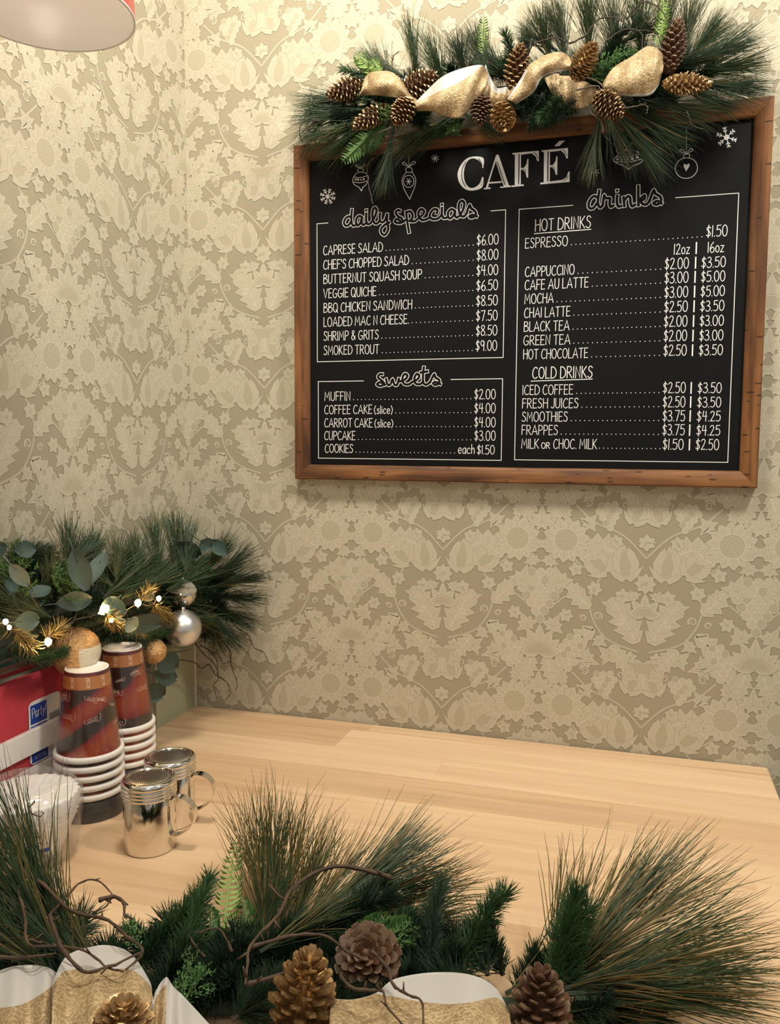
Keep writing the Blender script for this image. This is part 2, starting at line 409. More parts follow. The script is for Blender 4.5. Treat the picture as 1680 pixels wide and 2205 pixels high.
M['rim_dark'] = mat('dark_rim_metal', (.08, .06, .055), .4, metal=.6)

# ------------------------------------------------------------------ wallpaper: one repeat drawn as flat polygons
WW, HH = 0.327, 0.273
TILE = []                                   # (points2d, material, layer)
_lay = [0]
def poly(pts, m, l): TILE.append(([(float(a), float(b)) for a, b in pts], m, l + .2*(len(TILE) % 5)))
def xf(pts, x, y, ang, s=1.0, mir=1):
    c, sn = math.cos(ang), math.sin(ang); out = []
    for a, b in pts:
        a, b = a*s*mir, b*s
        out.append((x + a*c - b*sn, y + a*sn + b*c))
    return out
def grow(pts, d):
    n = len(pts); A = sum(pts[i][0]*pts[(i+1)%n][1] - pts[(i+1)%n][0]*pts[i][1] for i in range(n))
    sg = 1 if A > 0 else -1; out = []
    for i in range(n):
        a, b, c = pts[i-1], pts[i], pts[(i+1) % n]
        e1 = np.array((b[1]-a[1], a[0]-b[0])); e2 = np.array((c[1]-b[1], b[0]-c[0]))
        e1 = e1/(np.linalg.norm(e1)+1e-9); e2 = e2/(np.linalg.norm(e2)+1e-9); q = e1+e2; L = np.linalg.norm(q)
        q = q/L if L > .3 else e1
        out.append((b[0]+sg*d*q[0], b[1]+sg*d*q[1]))
    return out
def strip2(pts, w, taper=False):
    P = [np.array(p, float) for p in pts]; n = len(P); L = []; R_ = []
    for i in range(n):
        t = P[min(i+1, n-1)] - P[max(i-1, 0)]; t = t/(np.linalg.norm(t)+1e-9); q = np.array((-t[1], t[0]))
        ww = w * (1 - .8*i/(n-1) if taper else 1)
        L.append(P[i]+q*ww/2); R_.append(P[i]-q*ww/2)
    return L, R_
def stroke_tile(pts, w, m, l, taper=False, n=5):
    L, R_ = strip2(catmull(pts, n), w, taper)
    for i in range(len(L)-1): poly([L[i], L[i+1], R_[i+1], R_[i]], m, l)
def outlined(pts, base, l, d=.0011, edge=2):
    poly(grow(pts, d + .0010), 0, l - 1.2); poly(grow(pts, d), edge, l); poly(pts, base, l+1.2)
def petal(L, Wd, k=6, tipx=0):
    pts = []
    for i in range(k+1):
        t = i/k; pts.append((-Wd/2*math.sin(PI*min(1, t**.8))*1.0 + tipx*t*t, L*t))
    for i in range(k-1, 0, -1):
        t = i/k; pts.append((Wd/2*math.sin(PI*min(1, t**.8)) + tipx*t*t, L*t))
    return pts
def nl(): _lay[0] = (_lay[0] + 4) % 90; return _lay[0] + 2
def sunflower(x, y, r, n=15, a0=0):
    l = nl()
    for k in range(n):
        q = 2*PI*k/n + a0
        outlined(xf(petal(r*.62, r*.44), x-math.sin(q)*r*.42, y+math.cos(q)*r*.42, q), 1, l + (k % 2)*1.6 + k*.11, .0008)
        stroke_tile(xf([(0, r*.05), (0, r*.42)], x-math.sin(q)*r*.42, y+math.cos(q)*r*.42, q), .0009, 3, l+5.5)
    c = [(x+r*.52*math.cos(2*PI*k/20), y+r*.52*math.sin(2*PI*k/20)) for k in range(20)]
    poly(grow(c, .001), 2, l+7); poly(c, 3, l+8)
    for k in range(26):
        q = k*2.4; rr = r*.48*math.sqrt(k/26); s = .0011
        poly([(x+rr*math.cos(q)+s*math.cos(j*PI/3), y+rr*math.sin(q)+s*math.sin(j*PI/3)) for j in range(6)], 1, l+9.5)
    _lay[0] += 5
def floret(x, y, r, n=6, a0=0):
    l = nl()
    for k in range(n):
        q = 2*PI*k/n + a0; outlined(xf(petal(r, r*.62), x, y, q), 1, l + k*.33, .0006)
    poly([(x+r*.24*math.cos(j*PI/4), y+r*.24*math.sin(j*PI/4)) for j in range(8)], 3, l+5.5)
def grapes(x, y, s, rows=(3, 4, 5, 4, 3, 2, 1), ang=0):
    l = nl(); g = s
    for i, c in enumerate(rows):
        for k in range(c):
            px, py = xf([((k-(c-1)/2)*g*1.9, -i*g*1.62)], x, y, ang)[0]
            px += rnd.uniform(-.1, .1)*g; py += rnd.uniform(-.1, .1)*g
            e = [(px+g*math.cos(2*PI*j/11), py+g*1.12*math.sin(2*PI*j/11)) for j in range(11)]
            poly(e, 2, l+(i % 2)*2); poly(grow(e, -g*.14), 1 if (k+i) % 3 else 3, l+(i % 2)*2+1)
    _lay[0] += 2
def vineleaf(x, y, s, ang):
    l = nl(); pts = []
    lob = [(-150, .55), (-125, .34), (-95, .92), (-70, .5), (-48, .72), (-30, .5), (0, 1.12), (30, .5), (48, .72), (70, .5), (95, .92), (125, .34), (150, .55), (180, .25)]
    for a, r in lob: pts.append((math.sin(math.radians(a))*r*s, math.cos(math.radians(a))*r*s))
    P = xf(pts[::-1], x, y, ang); outlined(P, 1, l, .0008)
    for a, r in ((-95, .6), (-48, .5), (0, .8), (48, .5), (95, .6)):
        stroke_tile(xf([(0, 0), (math.sin(math.radians(a))*r*s, math.cos(math.radians(a))*r*s)], x, y, ang), .0009, 3, l+2)
def acanthus(x, y, ang, L, Wd, bend, mir=1, lobes=5):
    """feathery curved leaf with pointed lobes"""
    l = nl(); mid = lambda t: np.array((bend*L*t*t, L*t))
    left, right = [], []
    for i in range(lobes*2+1):
        t = i/(lobes*2); m = mid(t*.93); env = Wd*.5*math.sin(PI*min(1, .12+t*.88))**.8
        tip = i % 2 == 1
        rr = env*(1.0 if tip else .52); sh = L*.07 if tip else 0
        left.append((m[0]-rr, m[1]+sh)); right.append((m[0]+rr, m[1]+sh))
    e = mid(1.0)
    P = xf([(0, 0)] + right + [tuple(e)] + left[::-1], x, y, ang, 1, mir)
    outlined(P, 1, l, .0010)
    stroke_tile(xf([mid(t) for t in (0, .3, .6, .9)], x, y, ang, 1, mir), .0018, 2, l+2, True)
    for i in range(1, lobes*2, 2):
        t = i/(lobes*2)
        for side in (left, right):
            stroke_tile(xf([mid(max(0, t-.08)), (np.array(side[i])*.8+mid(t)*.2)], x, y, ang, 1, mir), .0009, 3, l+2)
def bud(x, y, ang, s, mir=1):
    """closed tulip bud with three visible petals and a calyx"""
    l = nl()
    side = [(-.36, .05), (-.45, .45), (-.30, .82), (-.16, 1.0), (-.08, .75), (.08, .75), (.16, 1.0), (.30, .82), (.45, .45), (.36, .05), (0, -.06)]
    outlined(xf(side[::-1], x, y, ang, s, mir), 1, l, .0009)
    cen = [(-.14, .02), (-.22, .4), (-.10, .78), (0, .92), (.10, .78), (.22, .4), (.14, .02)]
    outlined(xf(cen[::-1], x, y, ang, s, mir), 3, l+2, .0006)
    for q in (-1, 1): outlined(xf([(0, -.05), (q*.34, .16), (q*.62, .36), (q*.40, .02), (q*.14, -.18)], x, y, ang, s, mir), 1, l+4, .0006)
    _lay[0] += 3
def curl(x, y, r, ang, mir=1, w=.0022):
    pts = []
    for k in range(15):
        t = k/14; q = t*1.55*2*PI; rr = r*(1-t*.78); pts.append((r+rr*-math.cos(q), rr*math.sin(q)))
    stroke_tile(xf(pts, x, y, ang, 1, mir), w, 2, nl(), True, 2)
def palmette(x, y, s, n=7, up=1):
    l = nl()
    for k in list(range(n)):
        q = (k-(n-1)/2)*(PI*.86/(n-1)); L = s*(1-.28*abs(q)/1.5)
        outlined(xf(petal(L, s*.34), x, y, q + (0 if up > 0 else PI)), 1, l + k*.37, .0009)
        stroke_tile(xf([(0, L*.2), (0, L*.75)], x, y, q + (0 if up > 0 else PI)), .001, 3, l+5)
    bowl = [(s*.42*math.cos(a), s*.36*math.sin(a)) for a in np.linspace(0, PI, 12)]
    outlined(xf(bowl, x, y, 0 if up > 0 else PI), 3, l+7, .001)
    _lay[0] += 5
def half_tile(mr):
    X = lambda u: u*mr
    A = lambda a: a*mr
    # curved stems
    for s_ in ([(.008, .03), (.060, .05), (.085, .10), (.066, .150), (.030, .172)], [(.085, .10), (.115, .115), (.14, .10), (.16, .085)],
               [(.066, .150), (.100, .165), (.123, .19)], [(.10, .0), (.125, .02), (.155, .015)], [(.0, .18), (.035, .215), (.08, .235), (.11, .262)]):
        stroke_tile([(X(a), b) for a, b in s_], .0028, 1, nl())
        stroke_tile([(X(a), b) for a, b in s_], .0011, 2, _lay[0]+1)
    acanthus(X(.012), .045, A(-.42), .085, .050, .10, mr)
    acanthus(X(.030), .180, A(-1.05), .080, .046, .25, mr)
    acanthus(X(.085), .098, A(-.95), .058, .034, -.25, mr, 4)
    acanthus(X(.078), .062, A(-2.15), .066, .036, .30, mr, 4)
    acanthus(X(.142), .262, A(.75), .062, .034, -.28, mr, 4)
    bud(X(.030), .150, A(-.10), .046, mr)
    bud(X(.062), .158, A(-.85), .042, mr)
    bud(X(.020), .238, A(.35), .036, mr)
    sunflower(X(.1245), .205, .0355, 14, .1*mr)
    grapes(X(.108), .045, .0062, (2, 3, 4, 3, 2, 1), A(.15))
    grapes(X(.060), .262, .0055, (3, 4, 3, 2, 1), A(-.1))
    vineleaf(X(.133), .135, .026, A(-.3)); vineleaf(X(.090), .012, .022, A(1.9)); vineleaf(X(.143), .062, .022, A(.5))
    vineleaf(X(.050), .100, .020, A(.5)); vineleaf(X(.090), .232, .018, A(.7)); vineleaf(X(.052), .020, .021, A(-.9))
    vineleaf(X(.124), .250, .017, A(-1.4)); vineleaf(X(.150), .168, .016, A(.2)); vineleaf(X(.086), .185, .015, A(1.0))
    floret(X(.034), .118, .0125); floret(X(.078), .128, .012, 6, .3); floret(X(.108), .158, .0115, 5, .2); floret(X(.046), .205, .011, 6, .1)
    floret(X(.122), .082, .0115, 6, .4); floret(X(.020), .020, .0105, 5); floret(X(.148), .240, .010, 6)
    acanthus(X(.152), .010, A(PI-.25), .048, .032, .15, mr, 4); acanthus(X(.050), .036, A(PI-.75), .050, .030, -.2, mr, 4); acanthus(X(.100), .175, A(1.1), .040, .026, .2, mr, 3)
    vineleaf(X(.020), .262, .015, A(.3)); vineleaf(X(.070), .045, .015, A(2.2)); vineleaf(X(.016), .118, .012, A(-.6)); vineleaf(X(.158), .195, .013, A(.4)); vineleaf(X(.095), .285, .016, A(.2))
    for (cx, cy, r, a, k) in ((.066, .080, .007, .6, 1), (.100, .130, .0065, 2.2, -1), (.128, .012, .0065, -1.0, 1), (.148, .108, .006, 1.2, 1), (.012, .205, .006, .2, -1),
                              (.070, .205, .0065, -.5, 1), (.040, .075, .0055, 2.6, 1), (.100, .080, .0055, .2, -1), (.030, .258, .006, 1.0, 1), (.094, .262, .006, 2.4, 1)):
        curl(X(cx), cy, r, A(a), k*mr)
for mr in (1, -1):
    _lay[0] = 0 if mr > 0 else 1
    half_tile(mr)
palmette(0, .012, .048, 7, -1)               # drooping flower on the first axis
palmette(0, .088, .036, 5, 1)
floret(0, .140, .016, 8); floret(0, .205, .013, 6)
palmette(WW/2, .015, .050, 7, 1)             # open flower and grape bunch on the other axis
grapes(WW/2, .150, .0078, (3, 4, 5, 4, 3, 2, 1))
vineleaf(WW/2, .232, .026, 0)
def tile_arrays():
    vv, ff, mm = [], [], []; n = 0; seen = {}
    for pts, m, l in TILE:
        for p in pts: vv.append((p[0], p[1], l))
        ff.append(list(range(n, n+len(pts)))); mm.append(m); n += len(pts)
    return np.array(vv), ff, mm
TV, TF, TM = tile_arrays()
STEP = 2.6e-6
def paper_wall(name, place, u0, u1, v0, v1, ulim, vlim, base):
    """base: MB with the plain wall; place(u, v, d) -> world; tiles cover u0..u1, v0..v1"""
    V = [np.array(base.v)] if base.v else []; F = list(base.f); Mx = list(base.m); n = base.n
    for i in range(math.floor(u0), math.ceil(u1)):
        for j in range(math.floor(v0), math.ceil(v1)):
            u = TV[:, 0] + i*WW; v = TV[:, 1] + j*HH
            u = np.clip(u, *ulim); v = np.clip(v, *vlim)
            W_ = place(u, v, .0002 + TV[:, 2]*STEP)
            V.append(W_)
            F += [[a + n for a in f] for f in TF]; Mx += TM; n += len(TV)
    mb = MB(); mb.v = np.concatenate(V).tolist(); mb.f = F; mb.m = Mx; mb.n = n
    return struct(name, mb, [M['paper'], M['motif'], M['light'], M['shade']])

# ------------------------------------------------------------------ room
TOPZ = T + 1.95
LINTEL = T + 0.275
LEDGE = T + 0.205
U0, V0 = 0.148, T + 0.134
b = MB(); b.box((-.1, 0, 0), (2.3, .1, TOPZ))
paper_wall('wall_back', lambda u, v, d: np.stack([U0 + u, -d, V0 + v], 1), -1, 6, -4, 6, (-.15, 2.1), (-V0+.01, TOPZ-V0), b)
b = MB(); b.box((-.1, -3.0, LINTEL), (0, 0, TOPZ)); b.box((-.1, -.14, 0), (0, 0, LINTEL)); b.box((-.1, -3.0, 0), (0, -.72, LINTEL)); b.box((-.1, -.72, 0), (0, -.14, T-.06))
paper_wall('wall_left', lambda u, v, d: np.stack([d, -.168 + u, V0 + v], 1), -5, 2, 0, 6, (-2.2, .18), (LINTEL+.002-V0, TOPZ-V0), b)
b = MB(); b.box((-.02, -3.2, -.05), (2.3, .1, 0)); struct('floor', b, M['floor'])
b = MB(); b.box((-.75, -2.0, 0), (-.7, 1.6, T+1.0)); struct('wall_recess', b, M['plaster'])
b = MB(); b.box((.0008, -.139, T-.3), (.006, -.012, LEDGE+.012)); struct('trim_1', b, M['sage'])          # sage painted panel under the garland
b = MB(); b.tube([(.004, -.006, T-.3), (.004, -.006, LEDGE+.03)], .0035, 8); struct('trim_2', b, M['bead'])  # cream bead in the corner
b = MB(); b.box((.012, -.30, LEDGE), (.032, -.008, LEDGE+.014)); struct('trim_3', b, M['sage'])       # ledge the left garland lies on

b = MB(); b.box((-.45, -.719, T-.059), (0, -.141, T)); struct('trim_4', b, M['maple'])                       # sill of the opening in the left wall

# ------------------------------------------------------------------ table
tb = thing('table', 'long pale maple plank table against the floral wallpaper', 'table', (.35, -.45, 0))
b = MB(); b.rbox((.0012, -.90, T-.045), (.990, -.003, T), .004)
o = obj('tabletop', b, M['maple'], tb)
for x, y in ((.05, -.84), (.05, -.06), (.93, -.84), (.93, -.06)):
    b = MB(); b.box((x-.03, y-.03, 0), (x+.03, y+.03, T-.045)); obj('leg', b, M['legwood'], tb)

# ------------------------------------------------------------------ chalkboard menu
BX0, BX1, BZ0, BZ1 = .2142, .9557, T + .4295, T + .9897
FW = .0250
board = thing('menu_board', 'wood framed black chalkboard menu hanging on the floral wallpaper', 'menu board', ((BX0+BX1)/2, -.001, BZ0))
def rail(name, m, ends):
    # profile over the rail's width w (0 = outer edge): depth d in front of the wall
    prof = [(0, .001), (0, .019), (.002, .0215), (.006, .0215), (FW-.004, .0165), (FW-.0015, .0145), (FW, .0125), (FW, .001)]
    (ax, az), (bx, bz), (nx, nz), = ends          # outer edge start, end, inward direction
    b = MB(); vv = []
    for (px, pz, sx) in ((ax, az, 1), (bx, bz, -1)):
        L = math.hypot(bx-ax, bz-az); tx, tz = (bx-ax)/L, (bz-az)/L
        for (w_, d) in prof: vv.append((px + nx*w_ + tx*sx*w_, -d, pz + nz*w_ + tz*sx*w_))
    n = len(prof)
    ff = [(i, (i+1) % n, n+(i+1) % n, n+i) for i in range(n)] + [tuple(range(n)), tuple(range(n, 2*n))[::-1]]
    b.add(vv, ff); return smooth_by_angle(obj(name, b, m, board), 30)
rail('frame_rail', M['frame_x'], ((BX0, BZ1), (BX1, BZ1), (0, -1)))
rail('frame_rail', M['frame_x'], ((BX1, BZ0), (BX0, BZ0), (0, 1)))
rail('frame_stile', M['frame_z'], ((BX0, BZ0), (BX0, BZ1), (1, 0)))
rail('frame_stile', M['frame_z'], ((BX1, BZ1), (BX1, BZ0), (-1, 0)))
b = MB(); b.box((BX0+FW*.6, -.008, BZ0+FW*.6), (BX1-FW*.6, -.002, BZ1-FW*.6))
panel = obj('chalk_panel', b, M['chalkboard'], board)
BY = -.00805
_chalk = [0]
def chalk_strip(mb, pts, w, closed=False, mat_=0, lift=0.0):
    """flat chalk line through 2D points (x, z) on the panel"""
    P = [np.array(p, float) for p in pts]; n = len(P)
    if n < 2: return
    L, R_ = [], []
    for i in range(n):
        a = P[(i-1) % n] if (closed or i > 0) else None; c = P[(i+1) % n] if (closed or i < n-1) else None
        e = []
        if a is not None: e.append((P[i]-a)/(np.linalg.norm(P[i]-a)+1e-12))
        if c is not None: e.append((c-P[i])/(np.linalg.norm(c-P[i])+1e-12))
        t = sum(e); tl = np.linalg.norm(t)
        t = t/tl if tl > .25 else e[0]
        q = np.array((-t[1], t[0])); k = 1/max(.55, abs(np.dot(q, np.array((-e[0][1], e[0][0])))))
        s_ = np.zeros(2)
        if not closed and i == 0: s_ = -t*w*.35
        if not closed and i == n-1: s_ = t*w*.35
        L.append(P[i]+q*w/2*k+s_); R_.append(P[i]-q*w/2*k+s_)
    _chalk[0] = (_chalk[0]+1) % 40
    y = BY - lift - _chalk[0]*1.5e-6
    vv = []
    for i in range(n): yy = y - i*4e-8; vv += [(L[i][0], yy, L[i][1]), (R_[i][0], yy, R_[i][1])]
    m_ = n if closed else n-1
    mb.add(vv, [(2*i, 2*((i+1) % n), 2*((i+1) % n)+1, 2*i+1) for i in range(m_)], mat_)
def chalk_poly(mb, pts, mat_=0, lift=0.0):
    _chalk[0] = (_chalk[0]+1) % 40
    y = BY - lift - _chalk[0]*1.5e-6
    mb.add([(p[0], y, p[1]) for p in pts], [tuple(range(len(pts)))], mat_)
def chalk_dot(mb, x, z, r, mat_=0, lift=0.0, n=8):
    chalk_poly(mb, [(x+r*math.cos(2*PI*k/n), z+r*math.sin(2*PI*k/n)) for k in range(n)], mat_, lift)

# hand lettering: strokes on a unit cap height; '~' marks a curved stroke
GL = {
'A': (.56, '0,0 .30,1 .56,0|.09,.33 .50,.33'), 'B': (.46, '.02,0 .04,1|~.04,1 .34,.95 .38,.72 .06,.54|~.06,.54 .40,.48 .46,.18 .30,.02 .02,0'),
'C': (.46, '~.45,.86 .34,.98 .16,.90 .03,.58 .04,.22 .18,.02 .34,.02 .46,.12'), 'D': (.50, '.03,0 .05,1|~.05,1 .30,.94 .50,.62 .46,.22 .26,.03 .03,0'),
'E': (.40, '.40,.98 .04,1 .02,0 .40,.02|.03,.52 .34,.53'), 'F': (.38, '.40,.98 .04,1 .02,0|.03,.52 .33,.53'),
'G': (.52, '~.46,.86 .34,.98 .14,.90 .02,.56 .05,.20 .20,.01 .40,.06 .50,.24 .50,.42|.28,.42 .53,.42'), 'H': (.46, '.03,1 .02,0|.46,1 .45,0|.02,.52 .46,.54'),
'I': (.06, '.03,1 .03,0'), 'J': (.30, '~.30,1 .30,.30 .24,.05 .10,0 0,.12'), 'K': (.44, '.03,1 .02,0|.42,1 .05,.46|.10,.52 .44,0'),
'L': (.36, '.03,1 .02,0 .37,.02'), 'M': (.60, '.02,0 .08,1 .30,.34 .52,1 .60,0'), 'N': (.46, '.02,0 .05,1 .42,.02 .44,1'),
'O': (.52, '~.26,1 .09,.88 .01,.52 .08,.14 .26,0 .44,.12 .52,.50 .44,.87 .26,1'), 'P': (.42, '.02,0 .04,1|~.04,1 .32,.97 .42,.76 .34,.52 .05,.44'),
'Q': (.54, '~.26,1 .09,.88 .01,.52 .08,.14 .26,0 .44,.12 .52,.50 .44,.87 .26,1|.32,.24 .56,-.06'), 'R': (.46, '.02,0 .04,1|~.04,1 .32,.97 .40,.76 .32,.55 .05,.48|.16,.50 .46,0'),
'S': (.40, '~.39,.86 .28,.99 .12,.96 .06,.78 .14,.60 .32,.46 .38,.24 .26,.03 .10,.02 0,.14'), 'T': (.46, '0,.98 .46,1|.24,.98 .23,0'),
'U': (.46, '~.02,1 .02,.40 .08,.08 .24,0 .38,.10 .44,.40 .45,1'), 'V': (.50, '0,1 .24,0 .50,1'), 'W': (.68, '0,1 .18,0 .35,.80 .50,0 .68,1'),
'Y': (.46, '0,1 .23,.50 .46,1|.23,.50 .23,0'), 'Z': (.42, '.02,1 .42,1 0,0 .42,0'),
'0': (.46, '~.23,1 .07,.86 .01,.50 .08,.13 .23,0 .39,.12 .46,.50 .38,.87 .23,1'), '1': (.08, '.05,1 .03,0'),
'2': (.42, '~.03,.82 .14,.98 .32,.94 .36,.72 .22,.38 .02,.02|.02,.02 .43,.03'), '3': (.42, '~.04,.92 .24,.99 .36,.82 .30,.60 .14,.52|~.14,.52 .34,.46 .42,.24 .30,.03 .12,0 0,.12'),
'4': (.44, '.10,1 .02,.48 .44,.50|.34,.98 .32,0'), '5': (.42, '.40,.99 .08,.98 .05,.58|~.05,.58 .26,.64 .41,.44 .38,.14 .20,0 .02,.08'),
'6': (.42, '~.34,.98 .14,.72 .02,.34 .10,.05 .26,0 .40,.16 .38,.40 .22,.50 .05,.30'), '7': (.42, '0,.98 .42,1 .16,0'),
'8': (.42, '~.22,.54 .06,.72 .10,.94 .24,1 .37,.90 .36,.70 .22,.54 .04,.32 .06,.08 .22,0 .40,.10 .40,.34 .22,.54'),
'9': (.42, '~.38,.74 .26,.98 .10,.96 .02,.74 .10,.52 .28,.52 .38,.74|.39,.90 .34,0'), '$': (.40, '~.39,.80 .26,.90 .08,.84 .08,.64 .32,.44 .36,.22 .20,.08 0,.18|.21,1.06 .18,-.08'),
'.': (.05, '.02,0 .03,.05'), '&': (.48, '~.48,.06 .12,.72 .14,.94 .26,.98 .32,.82 .08,.40 .04,.14 .18,0 .34,.10 .46,.42'), "'": (.05, '.03,1.02 .02,.78'),
'(': (.18, '~.18,.96 .04,.66 .02,.30 .16,-.10'), ')': (.18, '~.02,.96 .16,.66 .18,.30 .04,-.10'), '!': (.06, '.05,1 .03,.28|.02,0 .03,.05'),
's': (.28, '~.27,.52 .16,.62 .05,.52 .12,.36 .26,.24 .24,.04 .08,0 0,.08'), 'l': (.05, '.03,1 .03,0'), 'i': (.05, '.03,.60 .03,0|.03,.78 .04,.83'),
'c': (.30, '~.30,.50 .18,.62 .04,.48 .02,.20 .12,.01 .30,.10'), 'e': (.32, '~.03,.30 .32,.36 .26,.58 .12,.60 .02,.38 .04,.12 .16,0 .32,.10'),
'a': (.34, '~.32,.54 .18,.62 .04,.46 .03,.16 .14,.01 .28,.14 .32,.50|.33,.62 .34,0'), 'h': (.32, '.03,1 .02,0|~.03,.40 .16,.60 .29,.50 .31,0'),
'o': (.34, '~.17,.62 .05,.52 .01,.30 .06,.07 .17,0 .29,.08 .34,.32 .28,.54 .17,.62'), 'r': (.24, '.03,.62 .03,0|~.03,.38 .12,.58 .24,.58'),
'z': (.32, '.02,.60 .31,.60 .01,0 .32,.01'), 't': (.26, '~.12,.95 .11,.20 .18,.02 .28,.06|0,.62 .26,.64'), 'y': (.32, '.02,.62 .16,.08|~.31,.62 .14,.02 .04,-.30'),
'|': (.04, '.02,1.04 .02,-.02'), 'u': (.32, '~.02,.62 .03,.20 .12,.01 .28,.14 .31,.40|.31,.62 .32,0'), 'n': (.32, '.02,.62 .02,0|~.03,.40 .16,.60 .29,.50 .31,0'), 'q': (.30, '~.29,.80 .24,.90 .1,.84')}
GAP, SPACE = .135, .25
def text_strokes(s):
    x = 0; out = []
    for ch in s:
        if ch == ' ': x += SPACE; continue
        w_, d = GL[ch]
        for st in d.split('|'):
            sm = st.startswith('~'); pts = [tuple(map(float, q.split(','))) for q in st.lstrip('~').split()]
            if sm: pts = [tuple(q) for q in catmull(pts, 5)]
            out.append([(x + a, c) for a, c in pts])
        x += w_ + GAP
    return out, x - GAP
def write(mb, s, x0, x1, z, h, w=.00105, fit=True):
    if s == '|': w = .0019
    st, tw = text_strokes(s); k = (x1-x0)/tw if fit else h
    for q in st:
        j = rnd.uniform(-.012, .012)
        chalk_strip(mb, [(x0 + a*k, z + (c+j)*h) for a, c in q], w)
def bp(px, py):
    p = aty(px, py, BY); return (p[0], p[2])
def zp(pts, ox, oy, sc):                      # points read off an enlarged view of the photograph
    return [bp(ox + a/sc, oy + c/sc) for a, c in pts]
def chalk_obj(name, mb, label=None, mats=None): return obj(name, mb, mats or M['chalk'], panel, label=label)

def menu_line(name, x0, x1, ybase, prices, h, yl=None, tail=(), small=None):
    """one line: name from x0 to x1 (px) on the baseline at its left end, dotted leader, prices [(text, px0, px1)]"""
    mb = MB(); a = bp(x0, ybase); X1 = bp(x1, ybase)[0]
    if small:                                  # lower-case word after the capitals
        big, lit, xm = small
        write(mb, big, a[0], bp(xm[0], ybase)[0], a[1], h); write(mb, lit, bp(xm[1], ybase)[0], X1, a[1], h*.92)
    else: write(mb, name, a[0], X1, a[1], h)
    if prices:
        p0 = prices[0]; xs = X1 + .006; xe = bp(p0[1], ybase - (p0[1]-x0)*.05)[0] - .006
        n = max(2, int((xe-xs)/.0068))
        for k in range(n+1): chalk_dot(mb, xs + (xe-xs)*k/n, a[1]+.0012, .00075)
        for t, q0, q1 in prices:
            yy = ybase - (q0-x0)*.05
            write(mb, t, bp(q0, yy)[0], bp(q1, yy)[0], a[1] + .0004, h*1.06)
    for t, q0, q1 in tail:
        yy = ybase - (q0-x0)*.05; write(mb, t, bp(q0, yy)[0], bp(q1, yy)[0], a[1], h)
    chalk_obj('menu_line', mb)
HT = .0152
for nm, x1, yb, pr in (('CAPRESE SALAD', 824, 549.3, '$6.00'), ("CHEF'S CHOPPED SALAD", 880, 580.3, '$8.00'), ('BUTTERNUT SQUASH SOUP', 908, 611.2, '$4.00'), ('VEGGIE QUICHE', 810, 642, '$6.50'),
                       ('BBQ CHICKEN SANDWICH', 887, 672.8, '$8.50'), ('LOADED MAC N CHEESE.', 880, 703.3, '$7.50'), ('SHRIMP & GRITS', 815, 733.6, '$8.50'), ('SMOKED TROUT', 816, 764.3, '$9.00')):
    k = (yb-549)/215; menu_line(nm, 696.5+k, x1, yb, [(pr, 1027-2*k, 1073-3*k)], HT)
for nm, x1, yb, pr, sm in (('MUFFIN', 754.5, 862.8, '$2.00', None), ('', 845, 891.3, '$4.00', ('COFFEE CAKE', '(slice)', (801, 806))), ('', 846, 919.8, '$4.00', ('CARROT CAKE', '(slice)', (802, 807))),
                           ('CUPCAKE', 765, 947, '$3.00', None)):
    menu_line(nm, 699, x1, yb, [(pr, 1022, 1067)], HT*.98, small=sm)
menu_line('COOKIES', 700, 760, 974.3, [('each', 987, 1022)], HT*.95, tail=(('$1.50', 1028, 1065),))
for nm, x1, yb, p1, p2 in (('CAPPUCCINO', 1236.4, 596, '$2.00', '$3.50'), ('CAFE AU LATTE', 1266.8, 624.6, '$3.00', '$5.00'), ('MOCHA', 1191.4, 654.3, '$3.00', '$5.00'), ('CHAI LATTE', 1227.5, 684.3, '$2.50', '$3.50'),
                           ('BLACK TEA', 1225.7, 714, '$2.00', '$3.00'), ('GREEN TEA', 1227.5, 743.6, '$2.00', '$3.00'), ('HOT CHOCOLATE', 1265.7, 773.4, '$2.50', '$3.50'),
                           ('ICED COFFEE', 1233.6, 850, '$2.50', '$3.50'), ('FRESH JUICES', 1245, 879, '$2.50', '$3.50'), ('SMOOTHIES', 1222, 907.5, '$3.75', '$4.25'), ('FRAPPES', 1200.7, 936, '$3.75', '$4.25')):
    k = (yb-596)/369
    menu_line(nm, 1131-8*k, x1, yb, [(p1, 1431.8-5*k, 1482.5-9*k)], HT, tail=(('|', 1496.5-13*k, 1499-13*k), (p2, 1511-11*k, 1562-12*k)))
mb = MB(); yb = 965.3; a = bp(1123, yb)
write(mb, 'MILK', a[0], bp(1160, yb)[0], a[1], HT); write(mb, 'OR', bp(1166, yb)[0], bp(1184, yb)[0], a[1], HT*.62); write(mb, 'CHOC. MILK', bp(1192, yb)[0], bp(1285, yb)[0], a[1], HT)
xs, xe = bp(1291, yb)[0], bp(1422, 950)[0]
for k in range(15): chalk_dot(mb, xs + (xe-xs)*k/14, a[1]+.0012, .00075)
write(mb, '$1.50', bp(1428, 950)[0], bp(1472, 950)[0], a[1], HT*1.06); write(mb, '|', bp(1484, 950)[0], bp(1486.5, 950)[0], a[1], HT); write(mb, '$2.50', bp(1499, 950)[0], bp(1548.6, 950)[0], a[1], HT*1.06)
chalk_obj('menu_line', mb)
menu_line('ESPRESSO', 1131, 1222, 534.6, [('$1.50', 1521, 1565.7)], HT)
mb = MB(); z = bp(1451, 548)[1]
write(mb, '12oz', bp(1451.4, 547)[0], bp(1485, 547)[0], z, HT); write(mb, '|', bp(1498, 547)[0], bp(1500.5, 547)[0], z, HT); write(mb, '16oz', bp(1524, 545)[0], bp(1558.6, 545)[0], z, HT)
chalk_obj('menu_line', mb)
